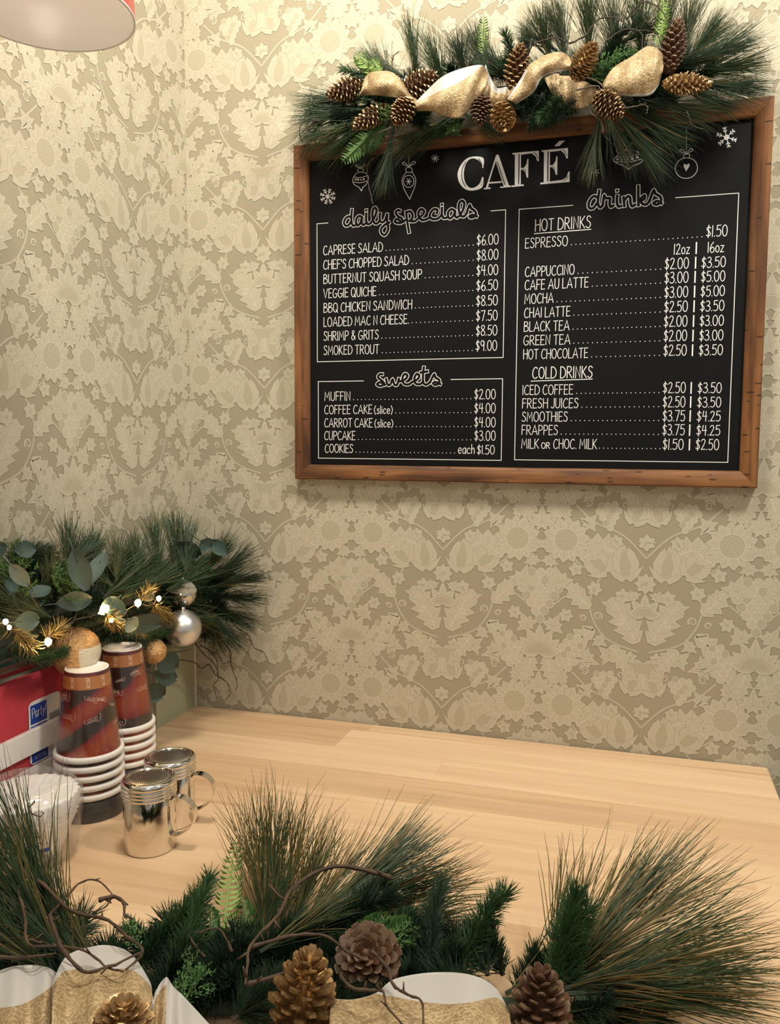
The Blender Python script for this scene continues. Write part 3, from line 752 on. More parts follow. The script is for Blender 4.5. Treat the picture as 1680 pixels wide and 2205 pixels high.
for nm, q0, q1, yb, u0, u1 in (('HOT DRINKS', 1152.5, 1271.8, 497.9, (1150.7, 503.2), (1272.9, 493.8)), ('COLD DRINKS', 1146.8, 1275.4, 815, (1144, 820.7), (1275.7, 816.2))):
    mb = MB(); a = bp(q0, yb); write(mb, nm, a[0], bp(q1, yb)[0], a[1], .0178, .0013); chalk_strip(mb, [bp(*u0), bp(*u1)], .0012); chalk_obj('section_heading', mb)
# ruled boxes with a gap for the heading
for q in ([(706.6, 480), (682.7, 481.9), (685.5, 779), (1083.7, 768), (1088.3, 451.2), (1057, 454.6)], [(783, 819), (685.5, 821.7), (687.4, 986.4), (1079.6, 989.5), (1082.7, 814.6), (971, 817)],
          [(1234, 441), (1118.2, 450.7), (1108.6, 990), (1567.5, 993.6), (1589, 413), (1455, 424.8)]):
    mb = MB(); P = [bp(*p) for p in q]
    xa, xb, za, zb = P[1][0], P[3][0], P[1][1], P[2][1]
    P = [(P[0][0], za), (xa, za), (xa, zb), (xb, zb), (xb, za), (P[5][0], za)]
    for i in range(5): chalk_strip(mb, [P[i], P[i+1]], .0011)
    chalk_obj('section_border', mb)

# CAFE title: white serif letters with a thin dark inline
mb = MB()
def cz(pts, m=0, lift=0): chalk_poly(mb, zp(pts, 960, 290, 5.6), m, lift)
def cs(pts, w=8, m=1, lift=.00012, sm=True): chalk_strip(mb, zp(catmull(pts, 5) if sm else pts, 960, 290, 5.6), w/5.6*.00077, False, m, lift)
co = catmull([(440, 400), (415, 325), (345, 288), (285, 300), (240, 360), (218, 460), (230, 560), (275, 630), (335, 640), (405, 595), (440, 510)], 5)
ci = catmull([(452, 404), (456, 285), (345, 262), (250, 290), (180, 370), (143, 470), (160, 570), (225, 650), (320, 674), (440, 634), (455, 512)], 5)
for i in range(len(co)-1): cz([co[i], co[i+1], ci[i+1], ci[i]])
cs([(238, 335), (205, 400), (193, 480), (205, 560), (240, 625)], 9); cs([(395, 290), (425, 330), (440, 385)], 7); cs([(440, 555), (430, 615)], 6)
cz([(608, 245), (630, 238), (528, 560), (520, 592), (508, 640), (483, 645)]); cz([(608, 245), (630, 238), (640, 250), (765, 618), (700, 626), (610, 345)])
cz([(462, 645), (538, 634), (542, 652), (460, 660)]); cz([(655, 628), (786, 612), (790, 630), (656, 642)]); cz([(520, 572), (672, 560), (678, 580), (512, 592)])
cs([(622, 330), (715, 605)], 9, sm=False)
for dx, dy, F_ in ((0, 0, True), (350, -33, False)):
    q = lambda pts: [(a+dx, c+dy) for a, c in pts]
    cz(q([(835, 232), (908, 225), (905, 600), (832, 608)]))
    cz(q([(800, 222), (1125, 193), (1124, 214), (905, 242), (812, 242)]))
    cz(q([(1125, 196), (1122, 322), (1104, 316), (1085, 262), (1050, 236), (1040, 205)]))
    cz(q([(900, 404), (945, 398), (975, 352), (984, 296), (998, 293), (994, 516), (978, 518), (962, 456), (935, 426), (900, 424)]))
    cs(q([(886, 240), (880, 590)]), 12, sm=False); cs(q([(1062, 214), (1095, 245), (1110, 290)]), 7); cs(q([(925, 412), (955, 425), (968, 450)]), 6)
    if F_: cz([(795, 614), (940, 598), (942, 616), (796, 632)])
    else:
        cz([(1140, 580), (1200, 572), (1400, 545), (1455, 515), (1478, 448), (1494, 444), (1494, 570), (1140, 600)])
        cs([(1420, 550), (1462, 525), (1476, 490)], 7)
cz([(1308, 140), (1370, 76), (1442, 70), (1368, 138)])
chalk_obj('title_lettering', mb, 'white serif lettering with dark inline', [M['chalk'], M['chalkboard']])

# script headings: a white outline around a dark core
def script(strokes, ox, oy, sc, wout, win, dots=()):
    mb = MB()
    for st in strokes:
        P = catmull(st, 6); chalk_strip(mb, zp(P, ox, oy, sc), wout)
    for st in dots: chalk_strip(mb, zp(st + [st[0]], ox, oy, sc), .0012)
    for st in strokes:
        P = catmull(st, 6); chalk_strip(mb, zp(P, ox, oy, sc), win, False, 1, .00014)
    chalk_obj('heading_lettering', mb, 'outlined white script lettering', [M['chalk'], M['chalkboard']])
sq = lambda x, y, s=18: [(x-s, y-s*.8), (x+s*.9, y-s), (x+s*.8, y+s*.8), (x-s, y+s)]
script([[(185, 195), (160, 183), (125, 205), (106, 250), (125, 285), (158, 278), (182, 240)], [(194, 108), (188, 180), (190, 250), (208, 284), (238, 276), (246, 262)],
        [(305, 192), (275, 178), (245, 205), (238, 255), (258, 282), (285, 255), (300, 205)], [(304, 196), (302, 255), (320, 276), (345, 258)], [(352, 152), (350, 225), (368, 268), (398, 258)],
        [(398, 258), (440, 195), (464, 125), (450, 88), (425, 108), (418, 180), (436, 248), (466, 262), (490, 240)], [(502, 150), (498, 215), (520, 246), (552, 232), (578, 160)],
        [(580, 158), (582, 250), (592, 325), (556, 386), (518, 366), (514, 318), (555, 275), (606, 250)],
        [(722, 122), (695, 116), (674, 145), (700, 182), (742, 208), (742, 248), (700, 256), (664, 240), (690, 212), (745, 246), (778, 222)], [(788, 132), (800, 240), (820, 360)],
        [(790, 142), (830, 128), (858, 165), (852, 212), (826, 232), (880, 236), (920, 205), (968, 165), (985, 125), (950, 104), (922, 142), (930, 192), (965, 224), (1012, 214), (1040, 200)],
        [(1122, 152), (1130, 112), (1090, 106), (1053, 148), (1050, 190), (1085, 214), (1140, 204), (1172, 170)], [(1180, 88), (1180, 160), (1198, 200), (1232, 196)],
        [(1322, 122), (1285, 104), (1250, 135), (1248, 185), (1274, 206), (1308, 170), (1324, 126)], [(1326, 130), (1324, 175), (1345, 196), (1375, 176)],
        [(1375, 176), (1412, 110), (1426, 40), (1400, 12), (1370, 40), (1364, 100), (1384, 168), (1420, 184), (1450, 150)], [(1450, 150), (1482, 62), (1502, 95), (1545, 130), (1550, 172), (1510, 196), (1482, 184), (1515, 166), (1566, 186)]],
       720, 430, 5.09, .0062, .0040, [sq(352, 117), sq(1181, 55)])
script([[(595, 342), (572, 344), (564, 366), (592, 388), (606, 410), (580, 424), (556, 412), (578, 398), (612, 416)], [(618, 374), (630, 414), (648, 412), (664, 378), (676, 412), (696, 414), (708, 372)],
        [(708, 372), (712, 392), (750, 378), (768, 352), (748, 340), (732, 372), (744, 408), (776, 412), (800, 396)], [(800, 396), (836, 378), (850, 352), (832, 340), (816, 370), (824, 406), (858, 410), (876, 390)],
        [(882, 292), (876, 340), (878, 400), (900, 414), (924, 396)], [(858, 330), (908, 322)], [(924, 400), (952, 344), (962, 364), (988, 382), (986, 406), (960, 416), (946, 404), (964, 396), (998, 412)]],
       640, 700, 3.23, .0062, .0040)
script([[(196, 612), (170, 598), (138, 620), (116, 668), (126, 706), (158, 706), (190, 664)], [(214, 546), (204, 610), (202, 670), (222, 700), (244, 680)], [(244, 680), (252, 620), (258, 592), (272, 616), (310, 618), (306, 660), (316, 694), (342, 682)],
        [(376, 592), (372, 640), (384, 690), (414, 686)], [(432, 606), (440, 690)], [(438, 640), (470, 600), (492, 612), (496, 660), (510, 690), (540, 674)], [(566, 506), (566, 600), (568, 684)],
        [(568, 640), (602, 606), (622, 592), (622, 624), (590, 640), (606, 668), (640, 672), (668, 640)], [(668, 640), (704, 548), (720, 574), (766, 606), (770, 648), (736, 674), (704, 662), (738, 642), (778, 666)]],
       1240, 280, 4.2, .0062, .0040, [sq(376, 548, 16)])

# drawn baubles and snowflakes
def drawing(lines, ox, oy, sc, w=.0010, polys=(), dots=(), name='ornament_drawing'):
    mb = MB()
    for l in lines: chalk_strip(mb, zp(catmull(l, 6) if len(l) > 2 else l, ox, oy, sc), w)
    for p in polys: chalk_poly(mb, zp(p, ox, oy, sc))
    for x, y, r in dots: c = bp(ox + x/sc, oy + y/sc); chalk_dot(mb, c[0], c[1], r/sc*.0008)
    chalk_obj(name, mb)
circ = lambda x, y, a, c, n=14, rot=0: [(x+a*math.cos(2*PI*k/n)*math.cos(rot)-c*math.sin(2*PI*k/n)*math.sin(rot), y+a*math.cos(2*PI*k/n)*math.sin(rot)+c*math.sin(2*PI*k/n)*math.cos(rot)) for k in range(n+1)]
bow = lambda x, y, s: [[(x, y), (x-s*1.0, y-s*.95), (x-s*1.25, y-s*.5), (x, y)], [(x, y), (x+s*.9, y-s*1.05), (x+s*1.3, y-s*.7), (x, y)]]
chain = lambda x0, y0, x1, y1, n: [(x0+(x1-x0)*k/(n-1), y0+(y1-y0)*k/(n-1), 4.5) for k in range(n)]
o4 = (660, 100, 4.94)
drawing([circ(575, 1318, 32, 22), [(548, 1340), (510, 1375), (492, 1425), (510, 1470), (560, 1500), (585, 1535), (600, 1500), (640, 1460), (660, 1400), (640, 1355), (605, 1340)], [(505, 1388), (570, 1396), (645, 1375)],
         [(496, 1440), (570, 1450), (650, 1430)]] + bow(575, 1295, 40), *o4, dots=[(525, 1415, 11), (550, 1418, 11), (580, 1420, 8), (610, 1412, 11)] + chain(572, 1180, 574, 1270, 5))
drawing([[(1060, 1335), (1058, 1300), (1088, 1285), (1122, 1300), (1124, 1335)], [(1060, 1335), (1092, 1340), (1124, 1335)], [(1062, 1337), (1022, 1400), (1020, 1460), (1050, 1540), (1100, 1625)], [(1122, 1337), (1160, 1400), (1158, 1470), (1130, 1550), (1100, 1625)],
         circ(1088, 1435, 56, 64)] + [[(1088-30*math.cos(a), 1437-36*math.sin(a)), (1088+30*math.cos(a), 1437+36*math.sin(a))] for a in (0, 1.05, 2.1)] + bow(1090, 1278, 52), *o4, dots=chain(1090, 1130, 1090, 1255, 9))
o6 = (1240, 0, 3.818)
drawing([[(330, 1290), (370, 1252), (430, 1236), (500, 1246), (548, 1280), (556, 1310), (530, 1340), (470, 1365), (432, 1390), (400, 1365), (345, 1345), (314, 1320), (330, 1290)], [(338, 1288), (430, 1290), (545, 1262)],
         [(316, 1330), (440, 1330), (552, 1306)], [(410, 1238), (412, 1214), (446, 1210), (450, 1236)]] + bow(430, 1205, 30), *o6,
        polys=[[(x-15, y+10), (x-12, y-6), (x, y-12), (x+12, y-6), (x+13, y+9), (x, y+6)] for x, y in ((345, 1310), (385, 1312), (425, 1312), (465, 1305), (505, 1296))], dots=[(370+26*k, 1272-5*k*.5, 4) for k in range(6)])
drawing([circ(910, 1382, 92, 84, 18, -.25), [(888, 1300), (892, 1272), (932, 1270), (934, 1298)]] + bow(911, 1264, 40), *o6,
        polys=[[(908, 1410), (888, 1370), (888, 1352), (900, 1346), (911, 1358), (926, 1344), (938, 1350), (932, 1372)]], dots=chain(910, 1005, 911, 1245, 15))
def flake(px, py, r, n, spur=True, w=.0011):
    lines, dots = [], []
    for k in range(n):
        a = 2*PI*k/n + .3; e = (px+r*math.cos(a), py+r*math.sin(a)); lines.append([(px, py), e])
        if spur:
            for t in (.5, .78):
                for s_ in (-.75, .75):
                    lines.append([(px+r*t*math.cos(a), py+r*t*math.sin(a)), (px+r*t*math.cos(a)+r*.26*math.cos(a+s_), py+r*t*math.sin(a)+r*.26*math.sin(a+s_))])
        else: dots.append((e[0], e[1], r*.09))
    drawing(lines, 0, 0, 1, w, dots=dots + [(px, py, r*.22)], name='snowflake_drawing')
flake(706, 423, 16.5, 8); flake(1565, 295.5, 22, 6); flake(937, 341, 8, 8, False, .0009); flake(1281, 370, 9, 8, False, .0009)

# ------------------------------------------------------------------ paper cups
CUP_H, R_BASE, R_LIP = .117, .0277, .0418
def cup_r(z): return R_LIP + (R_BASE - R_LIP) * z / CUP_H        # radius at height z above the lip (cup stands on its mouth)
def cone_strip(mb, pts, w, lift=.00035, mat_=0):
    """line on the cup wall: points (angle, z)"""
    P = [np.array((a*.036, z)) for a, z in pts]; L, R_ = strip2(P, w)
    vv = []
    for p, q in zip(L, R_):
        for e in (p, q):
            r = cup_r(e[1]) + lift; vv.append((r*math.cos(e[0]/.036), r*math.sin(e[0]/.036), e[1]))
    mb.add(vv, [(2*i, 2*i+1, 2*i+3, 2*i+2) for i in range(len(L)-1)], mat_)
def make_cup(full=True):
    t = bpy.data.objects.new('paper_cup', None); COL.objects.link(t); t.empty_display_size = .02
    b = MB(); b.lathe([(cup_r(0), 0), (cup_r(.092), .092), (cup_r(.094), .094)]); obj('cup_wall', b, M['cup_print'], t, True)
    b = MB(); b.lathe([(cup_r(.1105), .1105), (R_BASE, CUP_H-.0016)]); obj('foot_band', b, M['cup_brown'], t, True)
    b = MB(); b.lathe([(cup_r(.094), .094), (cup_r(.1105), .1105)], mat=0)
    sb = obj('size_band', b, M['cup_band'], t, True)
    b = MB()
    for k in range(9):                                            # "16 oz", upside down as the cup is
        a0 = 2*PI*k/9
        for s, z0, h in (('16', .1092, .0085), ('oz', .0995, .0048)):
            st, tw = text_strokes(s)
            for q in st: cone_strip(b, [(a0 - (x - tw/2)*h/.030, z0 - c*h) for x, c in q], .00105)
    obj('size_lettering', b, M['cup_script'], sb)
    b = MB(); b.lathe([(R_BASE, CUP_H-.0016), (R_BASE+.0002, CUP_H), (R_BASE-.0012, CUP_H+.0002), (R_BASE-.0018, CUP_H-.0022), (.012, CUP_H-.0026), (0.0001, CUP_H-.0026)]); obj('cup_foot', b, M['cup_white'], t, True)
    b = MB(); b.lathe([(R_LIP-.001, .0078), (R_LIP+.0012, .0081), (R_LIP+.0030, .0069), (R_LIP+.0034, .0043), (R_LIP+.0030, .0014), (R_LIP+.0010, 0), (R_LIP-.0012, .0004)]); obj('rim', b, M['cup_white'], t, True)
    b = MB(); rg = random.Random(3)
    for k in range(26):                                           # pale handwriting scattered over the print
        a0, z0, sc_, tilt = rg.uniform(0, 6.28), rg.uniform(.016, .088), rg.uniform(.5, 1.1), rg.uniform(-.35, .35)
        pts = []; nn = rg.choice((3, 4, 5))
        for i in range(nn*8+1):
            u = i/8; x = (u*.0042 - .0026*math.sin(2*PI*u))*sc_; z = (.0030*math.cos(2*PI*u)*(1.6 if int(u) == 0 else .8))*sc_
            pts.append((a0 - x/.036, max(.004, min(.092, z0 + z + x*tilt))))
        cone_strip(b, pts, .00042)
    obj('script_print', b, M['cup_script'], t)
    return t
def copy_thing(src):
    c = src.copy(); COL.objects.link(c)
    for ch in src.children:
        d = ch.copy(); COL.objects.link(d); d.parent = c
        for g in ch.children:
            e = g.copy(); COL.objects.link(e); e.parent = d
    return c
cup0 = make_cup(); used = False
ORD = ['topmost', 'second from the top', 'third from the top', 'fourth from the top', 'lowest']
for (cx, cy, rot, where, grp) in ((.092, -.435, 1.2, 'front stack', 'cups of the front stack'), (.073, -.329, 2.9, 'rear stack', 'cups of the rear stack')):
    for k in range(5):
        z = .0795 - .0128*k
        t = cup0 if not used else copy_thing(cup0); used = True
        t.location = (cx, cy, T + z); t.rotation_euler = (0, 0, rot + k*1.3)
        tag(t, ('red and brown printed paper cup, upside down, topmost of the ' if k == 0 else 'upside-down paper cup showing its white rim, ' + ORD[k] + ' of the ') + where, 'cup', grp)
    b = MB(); b.lathe([(.0001, 0), (.0440, 0), (.0450, .001), (.0450, .0240), (.0438, .0262), (.0410, .0268), (.0001, .0268)], (cx, cy, T))  # plain dark grey ring at the foot of each stack
    b.lathe([(.0454, .0135), (.0457, .0140), (.0457, .0148), (.0454, .0153)], (cx, cy, T))
    l = obj('cup_stack_base', b, M['base_dark'], None, True, origin=(cx, cy, T)); smooth_by_angle(l, 35)
    tag(l, 'dark grey ring base under the ' + where.replace('stack', 'cup stack'), 'lid')
    b = MB(); w_ = lambda q, z: 1 + .012*math.sin(3*q + 40*z) + .006*math.sin(7*q)
    b.lathe([(.0305, .1975), (.0330, .170), (.0400, .120), (.0462, .092), (.0470, .060), (.0468, .028), (.0475, .001)], (cx, cy, T), 40, 0, w_)
    s_ = obj('plastic_sleeve', b, M['film'], None, True, origin=(cx, cy, T)); tag(s_, 'clear plastic sleeve around the ' + where.replace('stack', 'cup stack'), 'sleeve')

# ------------------------------------------------------------------ shakers
def make_shaker():
    t = bpy.data.objects.new('shaker', None); COL.objects.link(t)
    b = MB(); b.lathe([(.0001, .0), (.0292, 0), (.0305, .0006), (.0311, .0022), (.0311, .066), (.0303, .0675), (.0300, .069)], n=64); smooth_by_angle(obj('body', b, M['steel'], t), 50)
    pr = [(.0303, .0668), (.0322, .0672)]
    for k in range(3): z = .0680 + k*.0043; pr += [(.0324, z), (.0331, z+.0012), (.0331, z+.0024), (.0323, z+.0034)]
    pr += [(.0322, .0815), (.0330, .0825), (.0331, .0842), (.0322, .0868), (.0300, .0884), (.0276, .0890), (.0262, .0886), (.0256, .0876)]
    b = MB(); b.lathe(pr, n=64); smooth_by_angle(obj('lid', b, M['steel'], t), 60)
    b = MB(); b.lathe([(.0257, .0876), (.0245, .0881), (.012, .0889), (.0001, .0891)], n=48); p = obj('perforated_top', b, M['steel_top'], t, True)
    b = MB()
    for i in range(-9, 10):
        for j in range(-10, 11):
            x = (i + (j % 2)*.5)*.00265; y = j*.00230
            if math.hypot(x, y) < .0226:
                z = .08945 - .0012*(math.hypot(x, y)/.0245)**2
                b.add([(x+.00072*math.cos(2*PI*k/7), y+.00072*math.sin(2*PI*k/7), z) for k in range(7)], [tuple(range(7))])
    obj('hole_pattern', b, M['hole'], p)
    # strap handle
    path = catmull([(.0300, 0, .0620), (.0345, 0, .0655), (.046, 0, .0640), (.0560, 0, .0545), (.0580, 0, .0420), (.0530, 0, .0300), (.0430, 0, .0215), (.0345, 0, .0175), (.0300, 0, .0185)], 5)
    b = MB(); n = len(path); vv = []
    for i, p_ in enumerate(path):
        tg = path[min(i+1, n-1)] - path[max(i-1, 0)]; tg /= np.linalg.norm(tg); nm = np.array((tg[2], 0, -tg[0]))
        for sy, sn in ((-1, -1), (1, -1), (1, 1), (-1, 1)): q = p_ + nm*.0005*sn; vv.append((q[0], q[1] + sy*.0062, q[2]))
    ff = [(4*i+k, 4*i+(k+1) % 4, 4*i+4+(k+1) % 4, 4*i+4+k) for i in range(n-1) for k in range(4)] + [(3, 2, 1, 0), tuple(4*n-4+k for k in range(4))]
    b.add(vv, ff); smooth_by_angle(obj('handle', b, M['steel'], t), 40)
    return t
sh = make_shaker(); sh.location = (.2255, -.4995, T); sh.rotation_euler = (0, 0, .16)
tag(sh, 'steel shaker with strap handle and perforated lid, nearer one, in front of its twin', 'shaker', 'steel shakers')
s2 = copy_thing(sh); s2.location = (.2135, -.4325, T); s2.rotation_euler = (0, 0, .22)
tag(s2, 'steel shaker standing half hidden behind the nearer shaker', 'shaker', 'steel shakers')

# ------------------------------------------------------------------ bag of paper filters
FX, FY = .100, -.562
ft = thing('filter_pack', 'bag of white fluted paper filters in front of the cup stacks', 'coffee filters', (FX, FY, T))
def flute(q, z):
    k = max(0.0, min(1.0, (z-.020)/.035)); return 1 + .030*k*math.sin(30*q + 5*z/.05) + .010*k*math.sin(11*q+1)
b = MB(); b.lathe([(.0001, .0012), (.034, .0012), (.0365, .003), (.0425, .022), (.0520, .046), (.0545, .050), (.0535, .053), (.0565, .056), (.0550, .0595), (.0578, .0625), (.0560, .0665), (.0580, .0700), (.0560, .0745), (.0570, .0775), (.0530, .0785), (.046, .0745), (.036, .0715), (.0001, .0705)], (FX, FY, T), 180, 0, flute)
obj('filters', b, M['filter'], ft, True)
b = MB(); wr = lambda q, z: 1 + .022*math.sin(5*q+60*z) + .016*math.sin(9*q-90*z) + .02*math.sin(3*q)*(z/.09)
b.lathe([(.047, .0006), (.054, .004), (.0590, .03), (.0610, .055), (.0605, .075), (.0555, .086), (.044, .0925), (.030, .089), (.012, .0875), (.0002, .087)], (FX, FY, T), 72, 0, wr)
bag = obj('plastic_bag', b, M['bag'], ft, True)
b = MB()
def on_bag(mb, s, a0, z0, h, w, mt):
    st, tw = text_strokes(s)
    for q in st:
        P = [np.array((x*h, z0 + c*h)) for x, c in q]; L, R_ = strip2(P, w); vv = []
        for p_, r_ in zip(L, R_):
            for e in (p_, r_): a = a0 + e[0]/.062; r = .0632; vv.append((FX + r*math.cos(a), FY + r*math.sin(a), T + e[1]))
        mb.add(vv, [(2*i, 2*i+1, 2*i+3, 2*i+2) for i in range(len(L)-1)], mt)
on_bag(b, '1.25 IN (3.25 IN)', -.95, .0530, .0026, .0005, 1); on_bag(b, '8.25', -.72, .0485, .0022, .0004, 1)
for k in range(3): on_bag(b, 'll', -.70, .041 - .004*k, .002, .0004, 1)
for (a0, a1, z0, z1) in ((-.70, -.50, .0295, .0342), (-.70, -.54, .0250, .0256), (-.69, -.52, .0225, .0231), (-.70, -.57, .0200, .0206), (-.67, -.54, .0173, .0179)):
    n = 6; vv = []
    for i in range(n+1): a = a0 + (a1-a0)*i/n; vv += [(FX+.0632*math.cos(a), FY+.0632*math.sin(a), T+z0), (FX+.0632*math.cos(a), FY+.0632*math.sin(a), T+z1)]
    b.add(vv, [(2*i, 2*i+2, 2*i+3, 2*i+1) for i in range(n)], 0)
obj('bag_print', b, [M['blue'], M['ink']], bag)

# ------------------------------------------------------------------ napkins in a white holder
XR = .036; NX0, NX1, NY0, NY1 = -.118, XR, -.640, -.388
tr = thing('napkin_holder', 'white wooden napkin holder with open front rail at the left edge', 'napkin holder', ((NX0+NX1)/2, (NY0+NY1)/2, T))
b = MB(); b.box((NX0, NY0, T), (NX1, NY1, T+.008))
for q in (((NX1-.006, NY0, T), (NX1, NY1, T+.066)), ((NX0, NY0, T), (NX0+.006, NY1, T+.066)), ((NX0, NY0, T), (NX1, NY0+.006, T+.066)), ((NX0, NY1-.006, T), (NX1, NY1, T+.066))): b.box(*q)
obj('tray', b, M['tray'], tr)
for q in (((NX1-.007, NY0, T+.085), (NX1, NY1, T+.117)), ((NX0, NY0, T+.085), (NX0+.007, NY1, T+.117)), ((NX0, NY1-.006, T+.085), (NX1, NY1, T+.117))):
    b = MB(); b.rbox(*q, .002); obj('rail', b, M['tray'], tr)
for x, y in ((NX1-.007, NY1-.01), (NX1-.007, NY0), (NX0, NY1-.01), (NX0, NY0)):
    b = MB(); b.box((x, y, T+.06), (x+.007, y+.01, T+.09)); obj('post', b, M['tray'], tr)
NW, NH = .0118, .177
cols = [('nap_red', 'bright red'), ('nap_red', 'red'), ('nap_grey', 'sage grey'), ('nap_red', 'red'), ('nap_grey', 'sage grey'), ('nap_pink', 'dusty pink'), ('nap_teal', 'green'), ('nap_red', 'red')]
pos_txt = ['frontmost in the white holder, bearing a blue sticker', 'second from the front, right behind the stickered pack', 'third from the front, between two red packs', 'fourth from the front, between two grey packs',
           'fifth from the front, beside the dusty pink pack', 'sixth from the front, between grey and green', 'seventh from the front, beside the dusty pink pack', 'rearmost, behind the green pack']
def napkin(x1, w_, y0, y1, z1, m, origin):
    b = MB(); n = 7; sec = []
    pr = [(x1-w_*.08, 0), (x1, .02), (x1, z1*.9), (x1-w_*.12, z1*.975), (x1-w_*.45, z1), (x1-w_*.80, z1*.985), (x1-w_, z1*.93), (x1-w_, .02), (x1-w_*.9, 0)]
    vv = []
    for i in range(n+1):
        t = i/n; y = y0 + (y1-y0)*t; bl = 1 - .35*(abs(2*t-1)**8)
        for x, z in pr: vv.append((x1-w_/2 + (x-x1+w_/2)*bl + .0007*math.sin(9*t+z*40), y, T + .0095 + z + .0012*math.sin(7*t+x*400)*(z > z1*.9)))
    m_ = len(pr); ff = [(i*m_+k, i*m_+(k+1) % m_, (i+1)*m_+(k+1) % m_, (i+1)*m_+k) for i in range(n) for k in range(m_)] + [tuple(range(m_))[::-1], tuple(n*m_+k for k in range(m_))]
    b.add(vv, ff); return b
for k, ((mk, cn), pt) in enumerate(zip(cols, pos_txt)):
    x1 = NX1 - .0085 - k*(NW+.0006); t = thing('napkin_pack', cn + ' paper napkin pack standing ' + pt, 'napkins', (x1-NW/2, -.49, T+.0085), 'napkin packs in the white holder')
    y1 = -.396 - .001*((k*7) % 3)
    o = obj('napkins', napkin(x1, NW, -.543 if k == 0 else -.575, y1, NH - .002*((k*5) % 3), None, None), M[mk], t); smooth_by_angle(o, 50)
    if k == 0:
        xs = x1 + .0010; LP = lambda px, py: (lambda p: (p[1], p[2]))(atx(px, py, xs))
        lb = MB(); A_ = LP(61, 1521); B_ = LP(130, 1497); C_ = LP(98, 1624)   # corners of the sticker on the pack's face
        (ya, za), (yb, _), zb = A_, B_, T + .066
        def sp(u, v): return (xs, ya + (yb-ya)*u, za + .004 - (za + .004 - zb)*v)
        rr = .16; ol = []
        for cu, cv, a0 in ((1-rr, rr*.5, -90), (1-rr, 1-rr*.5, 0), (rr, 1-rr*.5, 90), (rr, rr*.5, 180)):
            for i in range(6): a = math.radians(a0 + 90*i/5); ol.append(sp(cu+rr*math.cos(a), cv+rr*.5*math.sin(a)))
        lb.add(ol, [tuple(range(len(ol)))]); st_ = obj('sticker', lb, M['sticker'], t, label='white sticker with blue print')
        lb = MB()
        def quad(u0, u1, v0, v1, d, m_): lb.add([(lambda p: (p[0]+d, p[1], p[2]))(sp(u, v)) for u, v in ((u0, v0), (u1, v0), (u1, v1), (u0, v1))], [(0, 1, 2, 3)], m_)
        quad(.05, .55, .06, .36, .0003, 0); quad(.05, .55, .39, .97, .0003, 0)
        for i in range(13): quad(.62+i*.027, .62+i*.027+(.010, .018, .013)[i % 3], .30, .60, .0003, 1)
        def lab(s, u0, u1, v, hv, w_):
            st, tw = text_strokes(s); k_ = (u1-u0)/tw
            for q in st:
                P = [np.array((u0 + x*k_, v - c*hv)) for x, c in q]; L, R_ = strip2([(p[0]*abs(yb-ya), p[1]*(za+.004-zb)) for p in P], w_)
                vv = []
                for e1, e2 in zip(L, R_):
                    for e in (e1, e2): p = sp(e[0]/abs(yb-ya), e[1]/(za+.004-zb)); vv.append((p[0]+.0006, p[1], p[2]))
                lb.add(vv, [(2*i, 2*i+1, 2*i+3, 2*i+2) for i in range(len(L)-1)], 2)
        lab('Party!', .09, .51, .26, .15, .0011); lab('20', .20, .38, .56, .12, .0009); lab('luncheon', .11, .49, .70, .07, .0005); lab('8.25 SQ', .14, .46, .92, .05, .0004)
        obj('sticker_print', lb, [M['blue'], M['ink'], M['sticker']], st_)
t = thing('napkin_pack', 'dark maroon napkin pack at the near end of the white holder', 'napkins', (XR-.016, -.59, T+.0085), 'napkin packs in the white holder')
o = obj('napkins', napkin(NX1-.0085, .0125, -.632, -.5455, NH-.006, None, None), M['nap_maroon'], t); smooth_by_angle(o, 50)

# ------------------------------------------------------------------ pendant lamp
LX, LY, LZ = .168, -.573, T + .950
lt = thing('pendant_lamp', 'pendant lamp with white inner shade and red outside hanging at top left', 'lamp', (LX, LY, LZ))
b = MB(); b.lathe([(.0893, .0004), (.0890, .020), (.0878, .040), (.0815, .064), (.064, .086), (.036, .098), (.0001, .101)], (LX, LY, LZ), 72); obj('shade_lining', b, M['enamel_white'], lt, True, label='white inside of the shade')
b = MB(); b.lathe([(.0910, .0012), (.0907, .020), (.0895, .041), (.0835, .066), (.0655, .0885), (.037, .1005), (.012, .106), (.0001, .106)], (LX, LY, LZ), 72); obj('shade', b, M['enamel_red'], lt, True, label='red outside of the shade')
b = MB(); b.lathe([(.0890, .0), (.0898, -.0014), (.0912, -.0010), (.0914, .0008), (.0906, .0020), (.0894, .0014), (.0890, 0)], (LX, LY, LZ), 72); obj('rim', b, M['enamel_white'], lt, True)
b = MB(); b.lathe([(.012, .103), (.014, .108), (.012, .135), (.004, .140), (.0001, .141)], (LX, LY, LZ), 24); obj('socket_cap', b, M['rim_dark'], lt, True)
b = MB(); b.ball((LX, LY, LZ+.062), .017, 20, 14); obj('bulb', b, M['lining_fill'], lt, True)  # unseen glowing ball, added to brighten the white lining
b = MB(); b.tube([(LX, LY, LZ+.138), (LX, LY, TOPZ)], .003, 8); obj('cord', b, M['wire'], lt, True)

